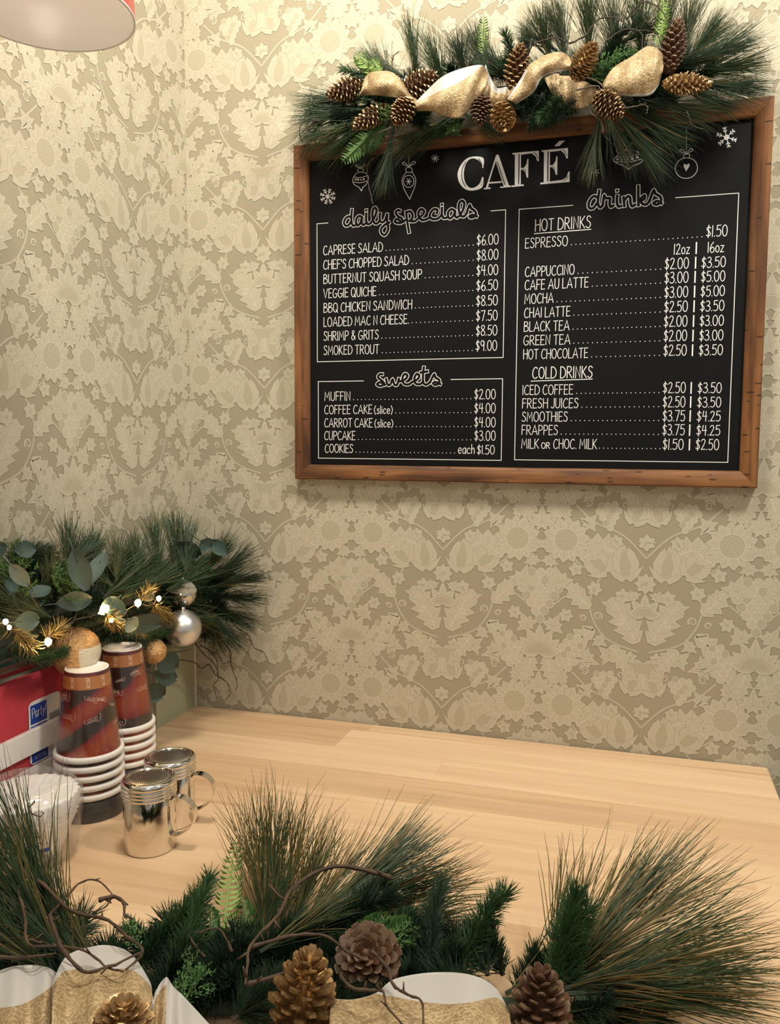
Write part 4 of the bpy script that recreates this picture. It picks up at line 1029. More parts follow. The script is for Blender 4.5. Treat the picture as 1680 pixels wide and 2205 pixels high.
# ------------------------------------------------------------------ greenery helpers
NR = np.random.default_rng(11)
def add_np(mb, V, F, m=0):
    k = mb.n; mb.v += V.tolist(); mb.f += (F + k).tolist(); mb.m += [m]*len(F); mb.n += len(V)
def unit(v): return v / (np.linalg.norm(v, axis=-1, keepdims=True) + 1e-12)
def needles(mb, P, D, L, w, clamp, droop=0.0, mats=None):
    """curved three-sided needles starting at P along D"""
    n = len(P); ts = np.array([0, .4, .75, 1.0]); ws = np.array([.85, 1, .8, .25]) * w * .5
    side = unit(np.cross(D, np.array([.31, .52, .79]))); up = np.cross(side, D)
    bend = (NR.normal(0, .10, (n, 1)) * side + NR.normal(0, .10, (n, 1)) * up) * L[:, None]
    V = np.zeros((n, 4, 3, 3))
    for i, t in enumerate(ts):
        c = P + D * (L * t)[:, None] + bend * t * t + np.array([0, 0, -droop]) * (L * t * t)[:, None]
        if clamp is not None: c = clamp(c)
        for k in range(3):
            a = 2*PI*k/3; V[:, i, k] = c + ws[i] * (side*math.cos(a) + up*math.sin(a))
    base = (np.arange(n) * 12)[:, None, None, None]
    i_ = np.arange(3)[None, :, None, None]; k_ = np.arange(3)[None, None, :, None]
    kk = (np.arange(3) + 1) % 3; kn = kk[None, None, :, None]
    F = np.concatenate([base + i_*3 + k_, base + i_*3 + kn, base + (i_+1)*3 + kn, base + (i_+1)*3 + k_], axis=3).reshape(-1, 4)
    if mats is None: add_np(mb, V.reshape(-1, 3), F)
    else:
        k0 = mb.n; mb.v += V.reshape(-1, 3).tolist(); mb.f += (F + k0).tolist(); mb.m += np.repeat(mats, 9).tolist(); mb.n += n*12
def cone_dirs(axis, ang, n):
    axis = unit(np.asarray(axis)); s = unit(np.cross(axis, np.array([.2, .3, .93]))); u = np.cross(s, axis)
    ph = NR.uniform(0, 2*PI, n); return unit(axis*np.cos(ang)[:, None] + (s*np.cos(ph)[:, None] + u*np.sin(ph)[:, None])*np.sin(ang)[:, None])
def pine_spray(parent, base, tip, n=110, spread=22, mi=0, w=.0009, stem=.5, clamp=None, droop=.03, straw=.12, lf=1.0):
    base = np.asarray(base); tip = np.asarray(tip); ax = tip - base; L = np.linalg.norm(ax)
    t = NR.uniform(0, stem, n); P = base + ax*t[:, None]
    ang = np.radians(spread) * np.sqrt(NR.uniform(.02, 1, n)) * (1.25 - .5*t/stem)
    D = cone_dirs(ax, ang, n); ln = L * (1 - .55*t) * NR.uniform(.72, 1.05, n) * lf
    mb = MB(); needles(mb, P, D, ln, w, clamp, droop, np.where(NR.uniform(0, 1, n) < straw, 2, 0))
    c = [base, base + ax*stem*.5, base + ax*stem]
    if clamp is not None: c = list(clamp(np.array(c)))
    mb.tube(c, [.0022, .0018, .0008], 5, 1)
    return obj('pine_spray', mb, [M['needle'][mi], M['stem'], M['needle_tip']], parent)
def fir_sprig(parent, base, tip, n=260, nl_=.017, dark=False, clamp=None, w=.0009, ang=(32, 68), name='fir_sprig', m=None):
    base = np.asarray(base); tip = np.asarray(tip); ax = tip - base; L = np.linalg.norm(ax)
    t = NR.uniform(0, 1, n)**.9; bow_ = unit(np.cross(ax, np.array([0.3, .2, 1.0]))) * L * NR.uniform(-.08, .08)
    P = base + ax*t[:, None] + bow_*np.sin(PI*t)[:, None]
    D = cone_dirs(ax, np.radians(NR.uniform(ang[0], ang[1], n)) * (1 - .45*t**4), n)
    mb = MB(); needles(mb, P, D, nl_*NR.uniform(.7, 1.1, n), w, clamp)
    c = [base + ax*q + bow_*math.sin(PI*q) for q in (0, .33, .66, 1)]
    if clamp is not None: c = list(clamp(np.array(c)))
    mb.tube(c, [.0024, .0022, .0017, .0008], 5, 1)
    return obj(name, mb, [m or M['fir_dark' if dark else 'fir'], M['twig_dark']], parent)
def fern(parent, base, tip, wid, face, n=15, m='fern', name='fern_frond', clamp=None):
    """flat frond: paired toothed leaflets along a rachis, lying in the plane whose normal is `face`"""
    base = np.asarray(base); tip = np.asarray(tip); ax = tip - base; L = np.linalg.norm(ax); a = ax/L
    s = unit(np.cross(a, np.asarray(face, float))); nn = np.cross(s, a); mb = MB()
    for i in range(n):
        t = .08 + .9*i/n; W_ = wid * math.sin(PI*min(1, .18 + t*.80))**.7
        for sd in (-1, 1):
            o = base + ax*t; d = unit(s*sd*.92 + a*.5 + nn*rnd.uniform(-.25, .25)); e = np.cross(d, nn)
            vv = [o]; k = 5
            for j in range(1, k): q = j/k; vv.append(o + d*W_*q + e*W_*.16*(1-q*.6) + nn*.0012*j)
            vv.append(o + d*W_)
            for j in range(k-1, 0, -1): q = j/k; vv.append(o + d*W_*(q-.06) - e*W_*.16*(1-q*.6) + nn*.0012*j)
            if clamp is not None: vv = list(clamp(np.array(vv)))
            mb.add(vv, [tuple(range(len(vv)))])
    c = [base, base + ax*.5, tip]
    if clamp is not None: c = list(clamp(np.array(c)))
    mb.tube(c, [.0013, .001, .0004], 5)
    return obj(name, mb, M[m], parent)
def cedar(parent, base, tip, wid, m='fern_dark', clamp=None, n=16):
    """bushy scale-leaf sprig: short branchlets of little blobs"""
    base = np.asarray(base); tip = np.asarray(tip); ax = tip - base; mb = MB(); a = unit(ax)
    for i in range(n):
        t = i/n; o = base + ax*t; d = cone_dirs(a, np.array([math.radians(rnd.uniform(25, 60))]), 1)[0]; L = wid*(1-.5*t)*rnd.uniform(.7, 1.1)
        for j in range(5):
            p = o + d*L*(j+.5)/5
            for k in range(3):
                q = p + NR.normal(0, L*.06, 3); dd = unit(d + NR.normal(0, .5, 3)); ss = unit(np.cross(dd, NR.normal(0, 1, 3))); l_ = L*.20
                vv = np.array([q - ss*l_*.28, q + dd*l_*.5 - ss*l_*.1, q + dd*l_, q + ss*l_*.28 + dd*l_*.3, q + np.cross(ss, dd)*l_*.3])
                if clamp is not None: vv = clamp(vv)
                mb.add(vv, [(0, 1, 2, 3), (0, 3, 4), (0, 4, 1), (2, 1, 4), (2, 4, 3)])
    mb.tube([base, tip], [.0012, .0005], 5)
    return obj('cedar_sprig', mb, M[m], parent)
def twig(parent, pts, r=.0016, m='twig', n=5, jit=.0012, clamp=None, branch=()):
    P = catmull(pts, n); mb = MB(); N = len(P)
    P = [p + NR.normal(0, jit*.35, 3) for p in P]
    if clamp is not None: P = list(clamp(np.array(P)))
    mb.tube(P, [r*(1 - .55*i/(N-1))*(1 + .18*math.sin(i*1.9)) for i in range(N)], 7)
    for i in range(2, N-1, 6):                                   # little spurs
        d = unit(NR.normal(0, 1, 3)); mb.tube([P[i], P[i] + d*r*4], [r*.6, r*.3], 5)
    return obj('twig', mb, M[m], parent, True)
def leaf(mb, base, d, nrm, L, W_, cup=.12):
    d = unit(np.asarray(d, float)); nrm = unit(np.asarray(nrm, float) - d*np.dot(nrm, d)); s = np.cross(d, nrm); k = 8; rows = []
    for i in range(k+1):
        t = i/k; hw = W_/2*math.sin(PI*min(1, .04 + .93*t))**.75
        rows.append([base + d*L*t + s*hw*q + nrm*(cup*W_*q*q - cup*L*.5*t*t + (.0 if j_ < 5 else -.0006)) for j_, q in enumerate((-1, -.5, 0, .5, 1))])
    vv = [p for r in rows for p in r]; n = 5; ff = [(i*n+j, i*n+j+1, (i+1)*n+j+1, (i+1)*n+j) for i in range(k) for j in range(n-1)]
    m0 = len(vv); vv += [p - nrm*.0006 for p in vv]
    ff += [tuple(a + m0 for a in f[::-1]) for f in ff]
    mb.add(vv, ff)

# pine cones: spiral scales round a core, unit length along +Z
def cone_mesh(name, mats, open_=1.0, seed=1):
    rg = random.Random(seed); mb = MB(); N = 92
    mb.lathe([(.0001, 0), (.10, .02), (.17, .2), (.16, .5), (.09, .8), (.03, .97), (.0001, .99)], n=10)
    for i in range(N):
        t = i/N; z = .03 + .93*t; a = i*2.39996
        R = .36*math.sin(PI*(.10 + .86*t))**.72*(1 - .18*t); r0 = R*.30
        er = np.array((math.cos(a), math.sin(a), 0)); et = np.array((-math.sin(a), math.cos(a), 0)); ez = np.array((0, 0, 1.0))
        w_ = .082*(1 - .35*t)*rg.uniform(.85, 1.1); lift = (.10 + .10*t)*open_
        p0 = er*r0 + ez*(z-.03); pm = er*R*.86 + ez*(z + lift*.40); pt = er*R*1.06*rg.uniform(.94, 1.05) + ez*(z + lift*.55); th = ez*-.030 + er*.006
        v = [p0 - et*w_*.35, p0 + et*w_*.35, pm - et*w_, pm + et*w_, pt - et*w_*.62, pt + et*w_*.62, er*R*1.10 + ez*(z + lift*.60 - .012)]
        vv = v[:6] + [v[0]+th, v[1]+th, v[2]+th, v[3]+th, v[4]+th*.9, v[5]+th*.9, v[6]]
        mb.add(vv, [(0, 1, 3, 2), (2, 3, 5, 4), (6, 8, 9, 7), (8, 10, 11, 9), (0, 2, 8, 6), (1, 7, 9, 3), (2, 4, 10, 8), (3, 9, 11, 5), (4, 5, 12), (10, 12, 11), (4, 12, 10), (5, 11, 12)],
               [0, 1 if i % 3 else 0, 0, 0, 0, 0, 1, 1, 1, 1, 1, 1])
    me = bpy.data.meshes.new(name); me.from_pydata(mb.v, [], mb.f)
    for m in mats: me.materials.append(m)
    me.polygons.foreach_set('material_index', np.array(mb.m, dtype=np.int32)); me.update()
    me.polygons.foreach_set('use_smooth', np.ones(len(me.polygons), dtype=bool)); me.set_sharp_from_angle(angle=math.radians(48)); return me
CONE = {'brown': cone_mesh('pinecone', [M['cone'], M['cone_tip']], 1.25, 1), 'gold': cone_mesh('pinecone', [M['cone'], M['cone_gold']], .8, 2), 'gilt': cone_mesh('pinecone', [M['cone_gold'], M['cone_gold']], 1.0, 3)}
def pinecone(parent, centre, axis, length, kind='gold', fat=1.0, label=None):
    o = bpy.data.objects.new('pinecone', CONE[kind]); link(o, parent)
    a = Vector(axis).normalized(); c = Vector(centre) - a*length*.5
    rot = a.to_track_quat('Z', 'Y').to_matrix().to_4x4()
    rl = root_loc(parent)
    mw = Matrix.Translation(c - rl) @ rot @ Matrix.Diagonal((length*fat, length*fat, length, 1))
    o.matrix_local = mw
    if label: o['label'] = label
    return o
def im_dir(deg, toward=0.0):
    """direction as seen in the photograph (0 = right, 90 = up) leaning towards the viewer"""
    a = math.radians(deg); return _r*math.cos(a) + _u*math.sin(a) - _f*toward
def ribbon(parent, top, bot, g, off, bulge=.02, white=0, wrow=None, N=80, m=34, wave=.003, cols=None, lim=None):
    """wired ribbon between two edges given in photo pixels, g(px, py, off) -> world"""
    A = catmull([(*p, 0) for p in top], 8); B = catmull([(*p, 0) for p in bot], 8)
    def samp(C, t): x = t*(len(C)-1); i = min(int(x), len(C)-2); return C[i] + (C[i+1]-C[i])*(x-i)
    m1 = 12
    def rowv(u, j):
        if lim is None: return j/m
        L_ = max(.004, min(.9, lim(u))); return L_*j/m1 if j <= m1 else L_ + (1-L_)*(j-m1)/(m-m1)
    G = np.zeros((N+1, m+1, 3))
    for i in range(N+1):
        a, c = samp(A, i/N), samp(B, i/N)
        for j in range(m+1):
            v = rowv(i/N, j); p = a + (c-a)*v; o_ = off(i/N, v) if callable(off) else off
            G[i, j] = g(p[0], p[1], o_ + bulge*math.sin(PI*v)*.6 + wave*math.sin(i*.24 + 2*v) + wave*.4*math.sin(i*.13 + 6*v))
    du = np.gradient(G, axis=0); dv = np.gradient(G, axis=1); nm = unit(np.cross(du, dv)); nm *= np.sign(((CAM - G)*nm).sum(-1, keepdims=True)) 
    mb = MB(); K = G - nm*.0011; vv = np.concatenate([G.reshape(-1, 3), K.reshape(-1, 3)]); q = lambda i, j, k=0: k*(N+1)*(m+1) + i*(m+1) + j
    ff, mm = [], []
    for i in range(N):
        for j in range(m):
            wt = (j < m1) if lim is not None else False
            if cols is not None: wt = wt or cols(i/N, (j+.5)/m)
            ff.append((q(i, j), q(i+1, j), q(i+1, j+1), q(i, j+1))); mm.append(1 if wt else 0)
            ff.append((q(i, j, 1), q(i, j+1, 1), q(i+1, j+1, 1), q(i+1, j, 1))); mm.append(1)
    for i in range(N):
        for j in (0, m): ff.append((q(i, j), q(i+1, j), q(i+1, j, 1), q(i, j, 1))); mm.append(1)
    for j in range(m):
        for i in (0, N): ff.append((q(i, j), q(i, j+1), q(i, j+1, 1), q(i, j, 1))); mm.append(1)
    mb.add(vv, ff, mm)
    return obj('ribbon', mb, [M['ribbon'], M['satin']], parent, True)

# ------------------------------------------------------------------ garland over the menu board
def clamp_wall(c):
    c = np.array(c); on = (c[..., 0] > BX0-.004) & (c[..., 0] < BX1+.004) & (c[..., 2] < BZ1+.004)
    c[..., 1] = np.minimum(c[..., 1], np.where(on, -.0235, -.004)); return c
gw = lambda px, py, d: aty(px, py, -d)
g1 = thing('garland', 'pine garland with pinecones and gold ribbon draped over the top of the menu board', 'garland', (.60, -.03, BZ1+.003))
core = catmull([gw(730, 245, .035), gw(850, 225, .04), gw(1000, 205, .045), (gw(1150, 190, .045)), gw(1300, 185, .045), gw(1440, 180, .04), gw(1510, 175, .035)], 6)
mb = MB(); mb.tube(core, .007, 8); obj('core_branch', mb, M['stem'], g1, True)
SP = [  # base px, tip px, base depth, tip depth, needles, spread, colour
 (900,180, 878,45, .05,.05, 90,7,0), (850,190, 790,110, .05,.06, 90,22,1), (960,180, 915,75, .05,.06, 120,18,0), (1000,170, 985,70, .06,.08, 120,20,1), (1050,165, 1010,60, .05,.07, 110,18,3),
 (1090,170, 1030,110, .06,.09, 110,24,1), (1130,150, 1135,55, .05,.05, 90,10,3), (1190,140, 1155,20, .05,.07, 120,15,0), (1220,130, 1190,0, .05,.07, 130,15,3), (1270,130, 1265,-20, .05,.07, 130,13,0),
 (1330,130, 1310,-10, .05,.06, 130,16,3), (1385,130, 1370,-25, .05,.06, 120,14,0), (1430,130, 1440,-15, .05,.05, 110,14,3), (1470,120, 1500,-10, .05,.05, 120,15,3), (1480,130, 1560,35, .05,.06, 140,15,0),
 (1480,150, 1625,75, .05,.06, 130,13,1), (1480,165, 1640,130, .05,.06, 150,12,0), (1480,180, 1645,190, .05,.07, 140,12,1), (1470,190, 1580,235, .06,.07, 120,14,1), (1380,215, 1530,250, .07,.08, 120,14,1),
 (1330,225, 1480,300, .07,.07, 120,14,1), (1310,225, 1430,365, .07,.06, 120,12,1), (1295,235, 1268,375, .07,.05, 110,11,3), (1300,235, 1360,350, .07,.06, 90,16,1),
 (800,215, 650,215, .06,.05, 130,13,1), (790,235, 640,262, .06,.06, 130,12,1), (790,255, 665,310, .06,.06, 120,13,0), (800,262, 700,340, .06,.05, 110,16,0), (850,262, 825,400, .07,.05, 120,10,1),
 (840,262, 770,350, .06,.05, 90,16,1), (960,255, 850,325, .07,.06, 130,12,3), (980,250, 880,320, .07,.06, 100,14,0), (880,170, 780,120, .06,.06, 80,14,3), (1000,245, 1080,290, .06,.05, 70,16,1),
 (1420,150, 1560,110, .06,.07, 110,14,1), (1200,110, 1120,60, .05,.07, 80,18,1), (1330,100, 1420,40, .05,.06, 80,18,0), (1150,210, 1210,265, .06,.05, 90,20,1), (700,250, 645,330, .04,.03, 50,20,0)]
for bx, by, tx, ty, db, dt, n, sp_, mi in SP:
    up_ = ty < by - 55
    pine_spray(g1, gw(bx, by, db), gw(tx, ty, dt), int(n*(1.25 if up_ else 1)), sp_*(1.55 if up_ else 1.15), mi, .00075, .45, clamp_wall, .02, .06, 1.04)
for bx, by, tx, ty, db, dt, n, dk in ((830,175, 742,150, .06,.07, 260,0), (1110,170, 1088,75, .05,.07, 320,0), (1270,150, 1380,40, .06,.08, 380,1), (1290,160, 1330,70, .06,.08, 300,1), (1170,200, 1150,270, .07,.07, 320,1), (1210,205, 1165,255, .07,.08, 320,0),
                                      (1240,215, 1180,260, .07,.06, 300,1), (1000,255, 955,285, .07,.07, 300,0), (880,235, 920,275, .06,.07, 260,1), (960,190, 1020,180, .05,.05, 260,1), (1100,190, 1180,190, .05,.05, 300,1), (830,200, 900,205, .05,.05, 260,1),
                                      (1240,180, 1340,185, .05,.06, 300,1), (1380,190, 1450,215, .06,.07, 280,1), (770,225, 720,250, .05,.06, 240,1), (1050,215, 1120,245, .06,.07, 260,1), (1310,210, 1400,240, .06,.08, 280,1)):
    fir_sprig(g1, gw(bx, by, db), gw(tx, ty, dt), n, .016, dk, clamp_wall, .0009)
for k in range(64):
    x = 725 + k*12 + rnd.uniform(-8, 8); yc = 245 - (x-725)*.075; y = yc + rnd.uniform(-55, 28); q = rnd.uniform(-55, 55)
    fir_sprig(g1, gw(x, y, .035), gw(x+q, y+rnd.uniform(-45, 30), .055), 230, .024, k % 3 > 0, clamp_wall, .0009)
for k in range(26):
    x = 740 + k*29 + rnd.uniform(-8, 8); yc = 235 - (x-725)*.075
    pine_spray(g1, gw(x, yc, .045), gw(x+rnd.uniform(-90, 90), yc+rnd.uniform(-95, -35), .05), 90, 22, k % 2, .00085, .5, clamp_wall, .02, .05)
for bx, by, tx, ty, w_, m in ((810,160, 765,112, .016,'fern'), (820,160, 800,125, .014,'fern'), (1040,120, 1042,30, .012,'fern'), (1415,100, 1440,-5, .013,'fern'), (1425,75, 1432,-20, .010,'fern'), (810,280, 735,350, .020,'fern_dark'), (830,260, 790,330, .016,'fern_dark')):
    fern(g1, gw(bx, by, .07), gw(tx, ty, .075), w_, _f, 13, m, clamp=clamp_wall)
for bx, by, tx, ty, w_ in ((1290,160, 1360,105, .030), (1300,150, 1330,120, .025), (810,260, 835,240, .024), (960,290, 990,270, .022), (1275,170, 1300,140, .024)):
    cedar(g1, gw(bx, by, .085), gw(tx, ty, .095), w_, 'fern_dark', clamp_wall)
# ribbon loops, left to right
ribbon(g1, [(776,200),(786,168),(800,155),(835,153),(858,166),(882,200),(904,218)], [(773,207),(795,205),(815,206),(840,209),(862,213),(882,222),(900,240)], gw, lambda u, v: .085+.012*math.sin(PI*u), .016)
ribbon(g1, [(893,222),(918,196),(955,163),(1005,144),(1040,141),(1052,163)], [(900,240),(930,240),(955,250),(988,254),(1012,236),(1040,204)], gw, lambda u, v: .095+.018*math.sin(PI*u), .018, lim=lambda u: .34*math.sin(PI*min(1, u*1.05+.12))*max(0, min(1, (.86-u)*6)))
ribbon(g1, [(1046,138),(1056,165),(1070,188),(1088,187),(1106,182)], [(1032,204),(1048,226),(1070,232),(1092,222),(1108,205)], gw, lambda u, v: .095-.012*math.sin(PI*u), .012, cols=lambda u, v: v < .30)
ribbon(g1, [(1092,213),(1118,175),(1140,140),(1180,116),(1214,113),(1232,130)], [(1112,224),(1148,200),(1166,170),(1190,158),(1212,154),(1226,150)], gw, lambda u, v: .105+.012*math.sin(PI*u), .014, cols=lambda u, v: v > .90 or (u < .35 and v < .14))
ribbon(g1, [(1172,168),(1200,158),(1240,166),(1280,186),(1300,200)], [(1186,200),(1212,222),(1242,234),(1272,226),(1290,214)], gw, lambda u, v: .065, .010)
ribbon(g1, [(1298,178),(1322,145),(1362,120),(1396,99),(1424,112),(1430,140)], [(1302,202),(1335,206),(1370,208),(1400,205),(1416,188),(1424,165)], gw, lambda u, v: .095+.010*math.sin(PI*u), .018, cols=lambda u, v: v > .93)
def wcone(px, py, deg, lpx, wpx, d, kind, tow=.25):
    p = gw(px, py, d); s = mpp(p); a = im_dir(deg, tow); L = lpx*s/ math.cos(math.atan(tow)); pinecone(g1, p, a, L, kind, wpx*s/(.74*L))
for q in ((745,193, 205, 84, 52, .07, 'gold'), (903,181, 20, 82, 62, .08, 'gold'), (800,252, 215, 96, 46, .09, 'gold'), (868,240, 235, 66, 56, .10, 'gold'), (1114,148, 82, 92, 60, .09, 'gold'), (1258,134, 60, 62, 62, .10, 'gilt', .8),
          (1310,226, 315, 76, 58, .11, 'gold'), (1450,104, 82, 100, 58, .09, 'brown'), (1478,181, 352, 96, 50, .10, 'gilt'), (1037,234, 260, 66, 50, .10, 'brown'), (1083,252, 275, 62, 60, .10, 'gilt', .6)):
    wcone(*q)
for pts, r, m in (([(1225,95),(1262,75),(1285,45),(1300,38),(1330,40),(1360,62),(1410,70),(1425,98)], .0013, 'twig_dark'), ([(1350,40),(1372,12),(1395,4),(1420,18),(1440,45),(1455,50)], .0012, 'twig_dark'),
                  ([(1360,35),(1378,20),(1390,45),(1402,50),(1422,40),(1445,60)], .0011, 'twig_dark'), ([(1305,90),(1340,65),(1380,70),(1385,108),(1400,118),(1415,112)], .0012, 'twig_dark'),
                  ([(1205,160),(1250,165),(1290,178),(1310,205),(1335,215),(1350,232),(1385,225),(1395,232),(1393,245)], .0013, 'twig_grey'), ([(1240,195),(1285,185),(1300,200),(1330,215)], .0012, 'twig_grey'),
                  ([(1265,225),(1275,245),(1295,260),(1300,290),(1320,310),(1330,330),(1328,345)], .0012, 'twig_grey'), ([(1150,98),(1160,90),(1200,82),(1230,95)], .0013, 'twig_dark'),
                  ([(860,268),(825,282),(790,300)], .0011, 'twig_grey'), ([(818,305),(812,335),(796,350),(790,375),(800,425),(803,440)], .0012, 'twig_grey'), ([(690,260),(663,262),(662,290),(655,298)], .0012, 'twig_dark'), ([(668,230),(655,255),(645,290),(668,330)], .0010, 'twig_dark'),
                  ([(1480,240),(1492,270),(1520,280),(1532,305)], .0009, 'twig_dark'), ([(1540,190),(1550,210),(1560,215)], .0010, 'twig_dark'), ([(845,130),(848,120),(862,110)], .0010, 'twig_dark')):
    twig(g1, [gw(x, y, .10 if y < 300 else .05) for x, y in pts], r, m, clamp=clamp_wall)

# ------------------------------------------------------------------ garland on the left wall ledge
def gl(px, py, off=0.0):
    p = atx(px, py, .070 + off)
    if p[1] > -.085 - off: p = aty(px, py, -.085 - off)
    return p
def clamp_left(c):
    c = np.array(c); c[..., 1] = np.minimum(c[..., 1], -.006); c[..., 0] = np.maximum(c[..., 0], np.where(c[..., 2] > LINTEL-.004, .006, -.02)); c[..., 2] = np.maximum(c[..., 2], T+.003); return c
g2 = thing('garland', 'pine and eucalyptus garland with fairy lights on the left wall ledge above the napkins', 'garland', (.03, -.35, LEDGE+.015))
mb = MB(); mb.tube([(.028, -.70, LEDGE+.024), (.032, -.45, LEDGE+.026), (.034, -.20, LEDGE+.026), (.050, -.06, LEDGE+.024)], .009, 8); obj('core_branch', mb, M['stem'], g2, True)
SL = [(150,1250, 150,1125, 110,16,0), (190,1240, 205,1150, 110,18,0), (250,1250, 250,1155, 100,18,2), (300,1240, 290,1150, 90,18,0), (340,1235, 330,1115, 110,16,0), (380,1230, 375,1105, 120,16,0), (400,1235, 405,1120, 100,16,1),
 (440,1240, 500,1150, 110,16,0), (450,1250, 545,1180, 120,15,1), (450,1265, 565,1240, 130,10,1), (450,1280, 562,1290, 120,13,1), (445,1300, 550,1345, 120,14,1), (430,1310, 520,1390, 110,15,1), (430,1300, 480,1400, 90,16,0), (420,1260, 470,1180, 100,20,1),
 (110,1290, 100,1190, 70,14,2), (90,1290, 130,1185, 60,14,2), (60,1300, 60,1220, 60,18,2), (40,1310, -30,1230, 90,20,1), (90,1350, -20,1280, 110,16,1), (80,1370, -40,1350, 110,14,1), (110,1330, 10,1270, 90,16,1),
 (220,1290, 300,1215, 110,18,0), (260,1290, 350,1220, 110,18,0), (320,1280, 420,1210, 110,18,0), (180,1300, 120,1240, 80,20,2), (240,1260, 180,1210, 80,18,1), (360,1270, 450,1220, 110,18,0), (300,1300, 250,1240, 80,20,0), (400,1330, 470,1340, 90,20,0)]
for bx, by, tx, ty, n, sp_, mi in SL:
    o_ = NR.uniform(-.02, .02); pine_spray(g2, gl(bx, by, .0+o_), gl(tx, ty, -.02+o_), n, sp_*1.3, mi, .00078, .5, clamp_left, .02, .05)
for bx, by, tx, ty, n, dk, l_, o_ in ((60,1425, 135,1402, 320,0,.016,.0), (270,1370, 355,1362, 320,0,.016,.01), (200,1330, 150,1330, 260,1,.018,0), (300,1300, 350,1330, 260,1,.018,0), (230,1340, 250,1375, 200,1,.018,-.02), (150,1290, 230,1290, 280,1,.02,-.01),
                                      (280,1260, 360,1270, 280,1,.02,-.02), (400,1270, 470,1290, 280,1,.02,-.02), (60,1330, 130,1340, 280,1,.02,-.01), (20,1400, 90,1410, 280,1,.02,-.01), (340,1400, 300,1440, 200,1,.018,-.02), (30,1300, 110,1300, 260,1,.02,-.03),
                                      (440,1310, 500,1330, 260,1,.02,-.03), (180,1370, 260,1350, 260,1,.02,-.02), (350,1230, 420,1240, 260,1,.02,-.03)):
    fir_sprig(g2, gl(bx, by, o_), gl(tx, ty, o_), n, l_, dk, clamp_left, .0009)
for k in range(44):
    x = rnd.uniform(-10, 470); y = 1300 + rnd.uniform(-70, 75) - (30 if x > 380 else 0) - (45 if x < 170 else 0); o_ = rnd.uniform(-.05, -.01)
    fir_sprig(g2, gl(x, y, o_), gl(x+rnd.uniform(-60, 60), y+rnd.uniform(-40, 40), o_), 240, .024, k % 4 > 0, clamp_left, .0009)
for k in range(24):
    x = rnd.uniform(120, 470); y = rnd.uniform(1230, 1310); o_ = rnd.uniform(-.03, 0)
    pine_spray(g2, gl(x, y, o_), gl(x+rnd.uniform(-40, 110), y-rnd.uniform(-10, 85), o_), 100, 20, k % 2, .00085, .5, clamp_left, .02, .04)
for bx, by, tx, ty, n in ((330,1300, 345,1325, 90), (225,1315, 250,1345, 90), (20,1350, 70,1395, 120), (240,1330, 300,1360, 100), (100,1375, 130,1350, 90), (300,1290, 320,1270, 70), (340,1300, 372,1340, 90)):
    fir_sprig(g2, gl(bx, by, .025), gl(tx, ty, .025), n, .020, False, clamp_left, .0011, (25, 75), 'tinsel_sprig', M['gold_tinsel'])
for bx, by, tx, ty in ((20,1260, 25,1165), (120,1260, 150,1220), (60,1280, 40,1200), (130,1290, 175,1265), (110,1240, 140,1250)):
    cedar(g2, gl(bx, by, .01), gl(tx, ty, .01), .030, 'fern_dark', clamp_left)
LV = [  # eucalyptus leaves: stem point, tip, width px, tone, out
 (30,1185, 78,1182, 38,'euca_dark',.02), (-25,1190, 14,1172, 40,'euca_dark',.02), (22,1215, 62,1262, 34,'euca_pale',.03), (158,1186, 188,1272, 48,'euca',.03), (226,1192, 185,1262, 34,'euca',.02), (120,1300, 200,1290, 44,'euca_dark',.01),
 (30,1340, 85,1335, 46,'euca',.02), (270,1335, 350,1345, 58,'euca',.035), (272,1338, 296,1350, 40,'euca_pale',.04), (380,1165, 430,1200, 44,'euca_dark',.0), (432,1165, 455,1180, 34,'euca_dark',.02), (455,1165, 490,1195, 30,'euca_dark',.02), (340,1410, 380,1440, 52,'euca_dark',.01),
 (330,1450, 382,1462, 42,'euca_dark',.0), (320,1480, 352,1500, 50,'euca',-.02), (95,1280, 55,1295, 44,'euca_pale',-.01), (60,1285, 110,1265, 36,'euca',.0), (250,1290, 215,1320, 34,'euca_dark',.02), (235,1290, 270,1320, 30,'euca_dark',.02), (310,1290, 330,1275, 26,'euca_pale',.02),
 (300,1390, 345,1375, 30,'euca_dark',.0), (30,1240, 20,1280, 30,'euca_dark',.01), (305,1440, 310,1410, 40,'euca',-.01)]
for x0, y0, x1, y1, w_, m, o_ in LV:
    a, c = gl(x0, y0, o_), gl(x1, y1, o_ + .012); mb = MB(); leaf(mb, a, c - a, CAM - a + NR.normal(0, .25, 3), np.linalg.norm(c-a), w_*mpp(a))
    mb.tube([a - unit(c-a)*.018, a + (c-a)*.3], [.0009, .0007], 5)
    mb.v = clamp_left(np.array(mb.v)).tolist(); obj('eucalyptus_leaf', mb, M[m], g2, True)
def lcone(px, py, deg, lpx, wpx, off, kind, tow=.25):
    p = gl(px, py, off); s = mpp(p); a = im_dir(deg, tow); L = lpx*s; pinecone(g2, p, a, L, kind, wpx*s/(.74*L))
lcone(445, 1328, 250, 62, 46, -.02, 'brown'); lcone(318, 1272, 60, 50, 40, -.01, 'gilt')
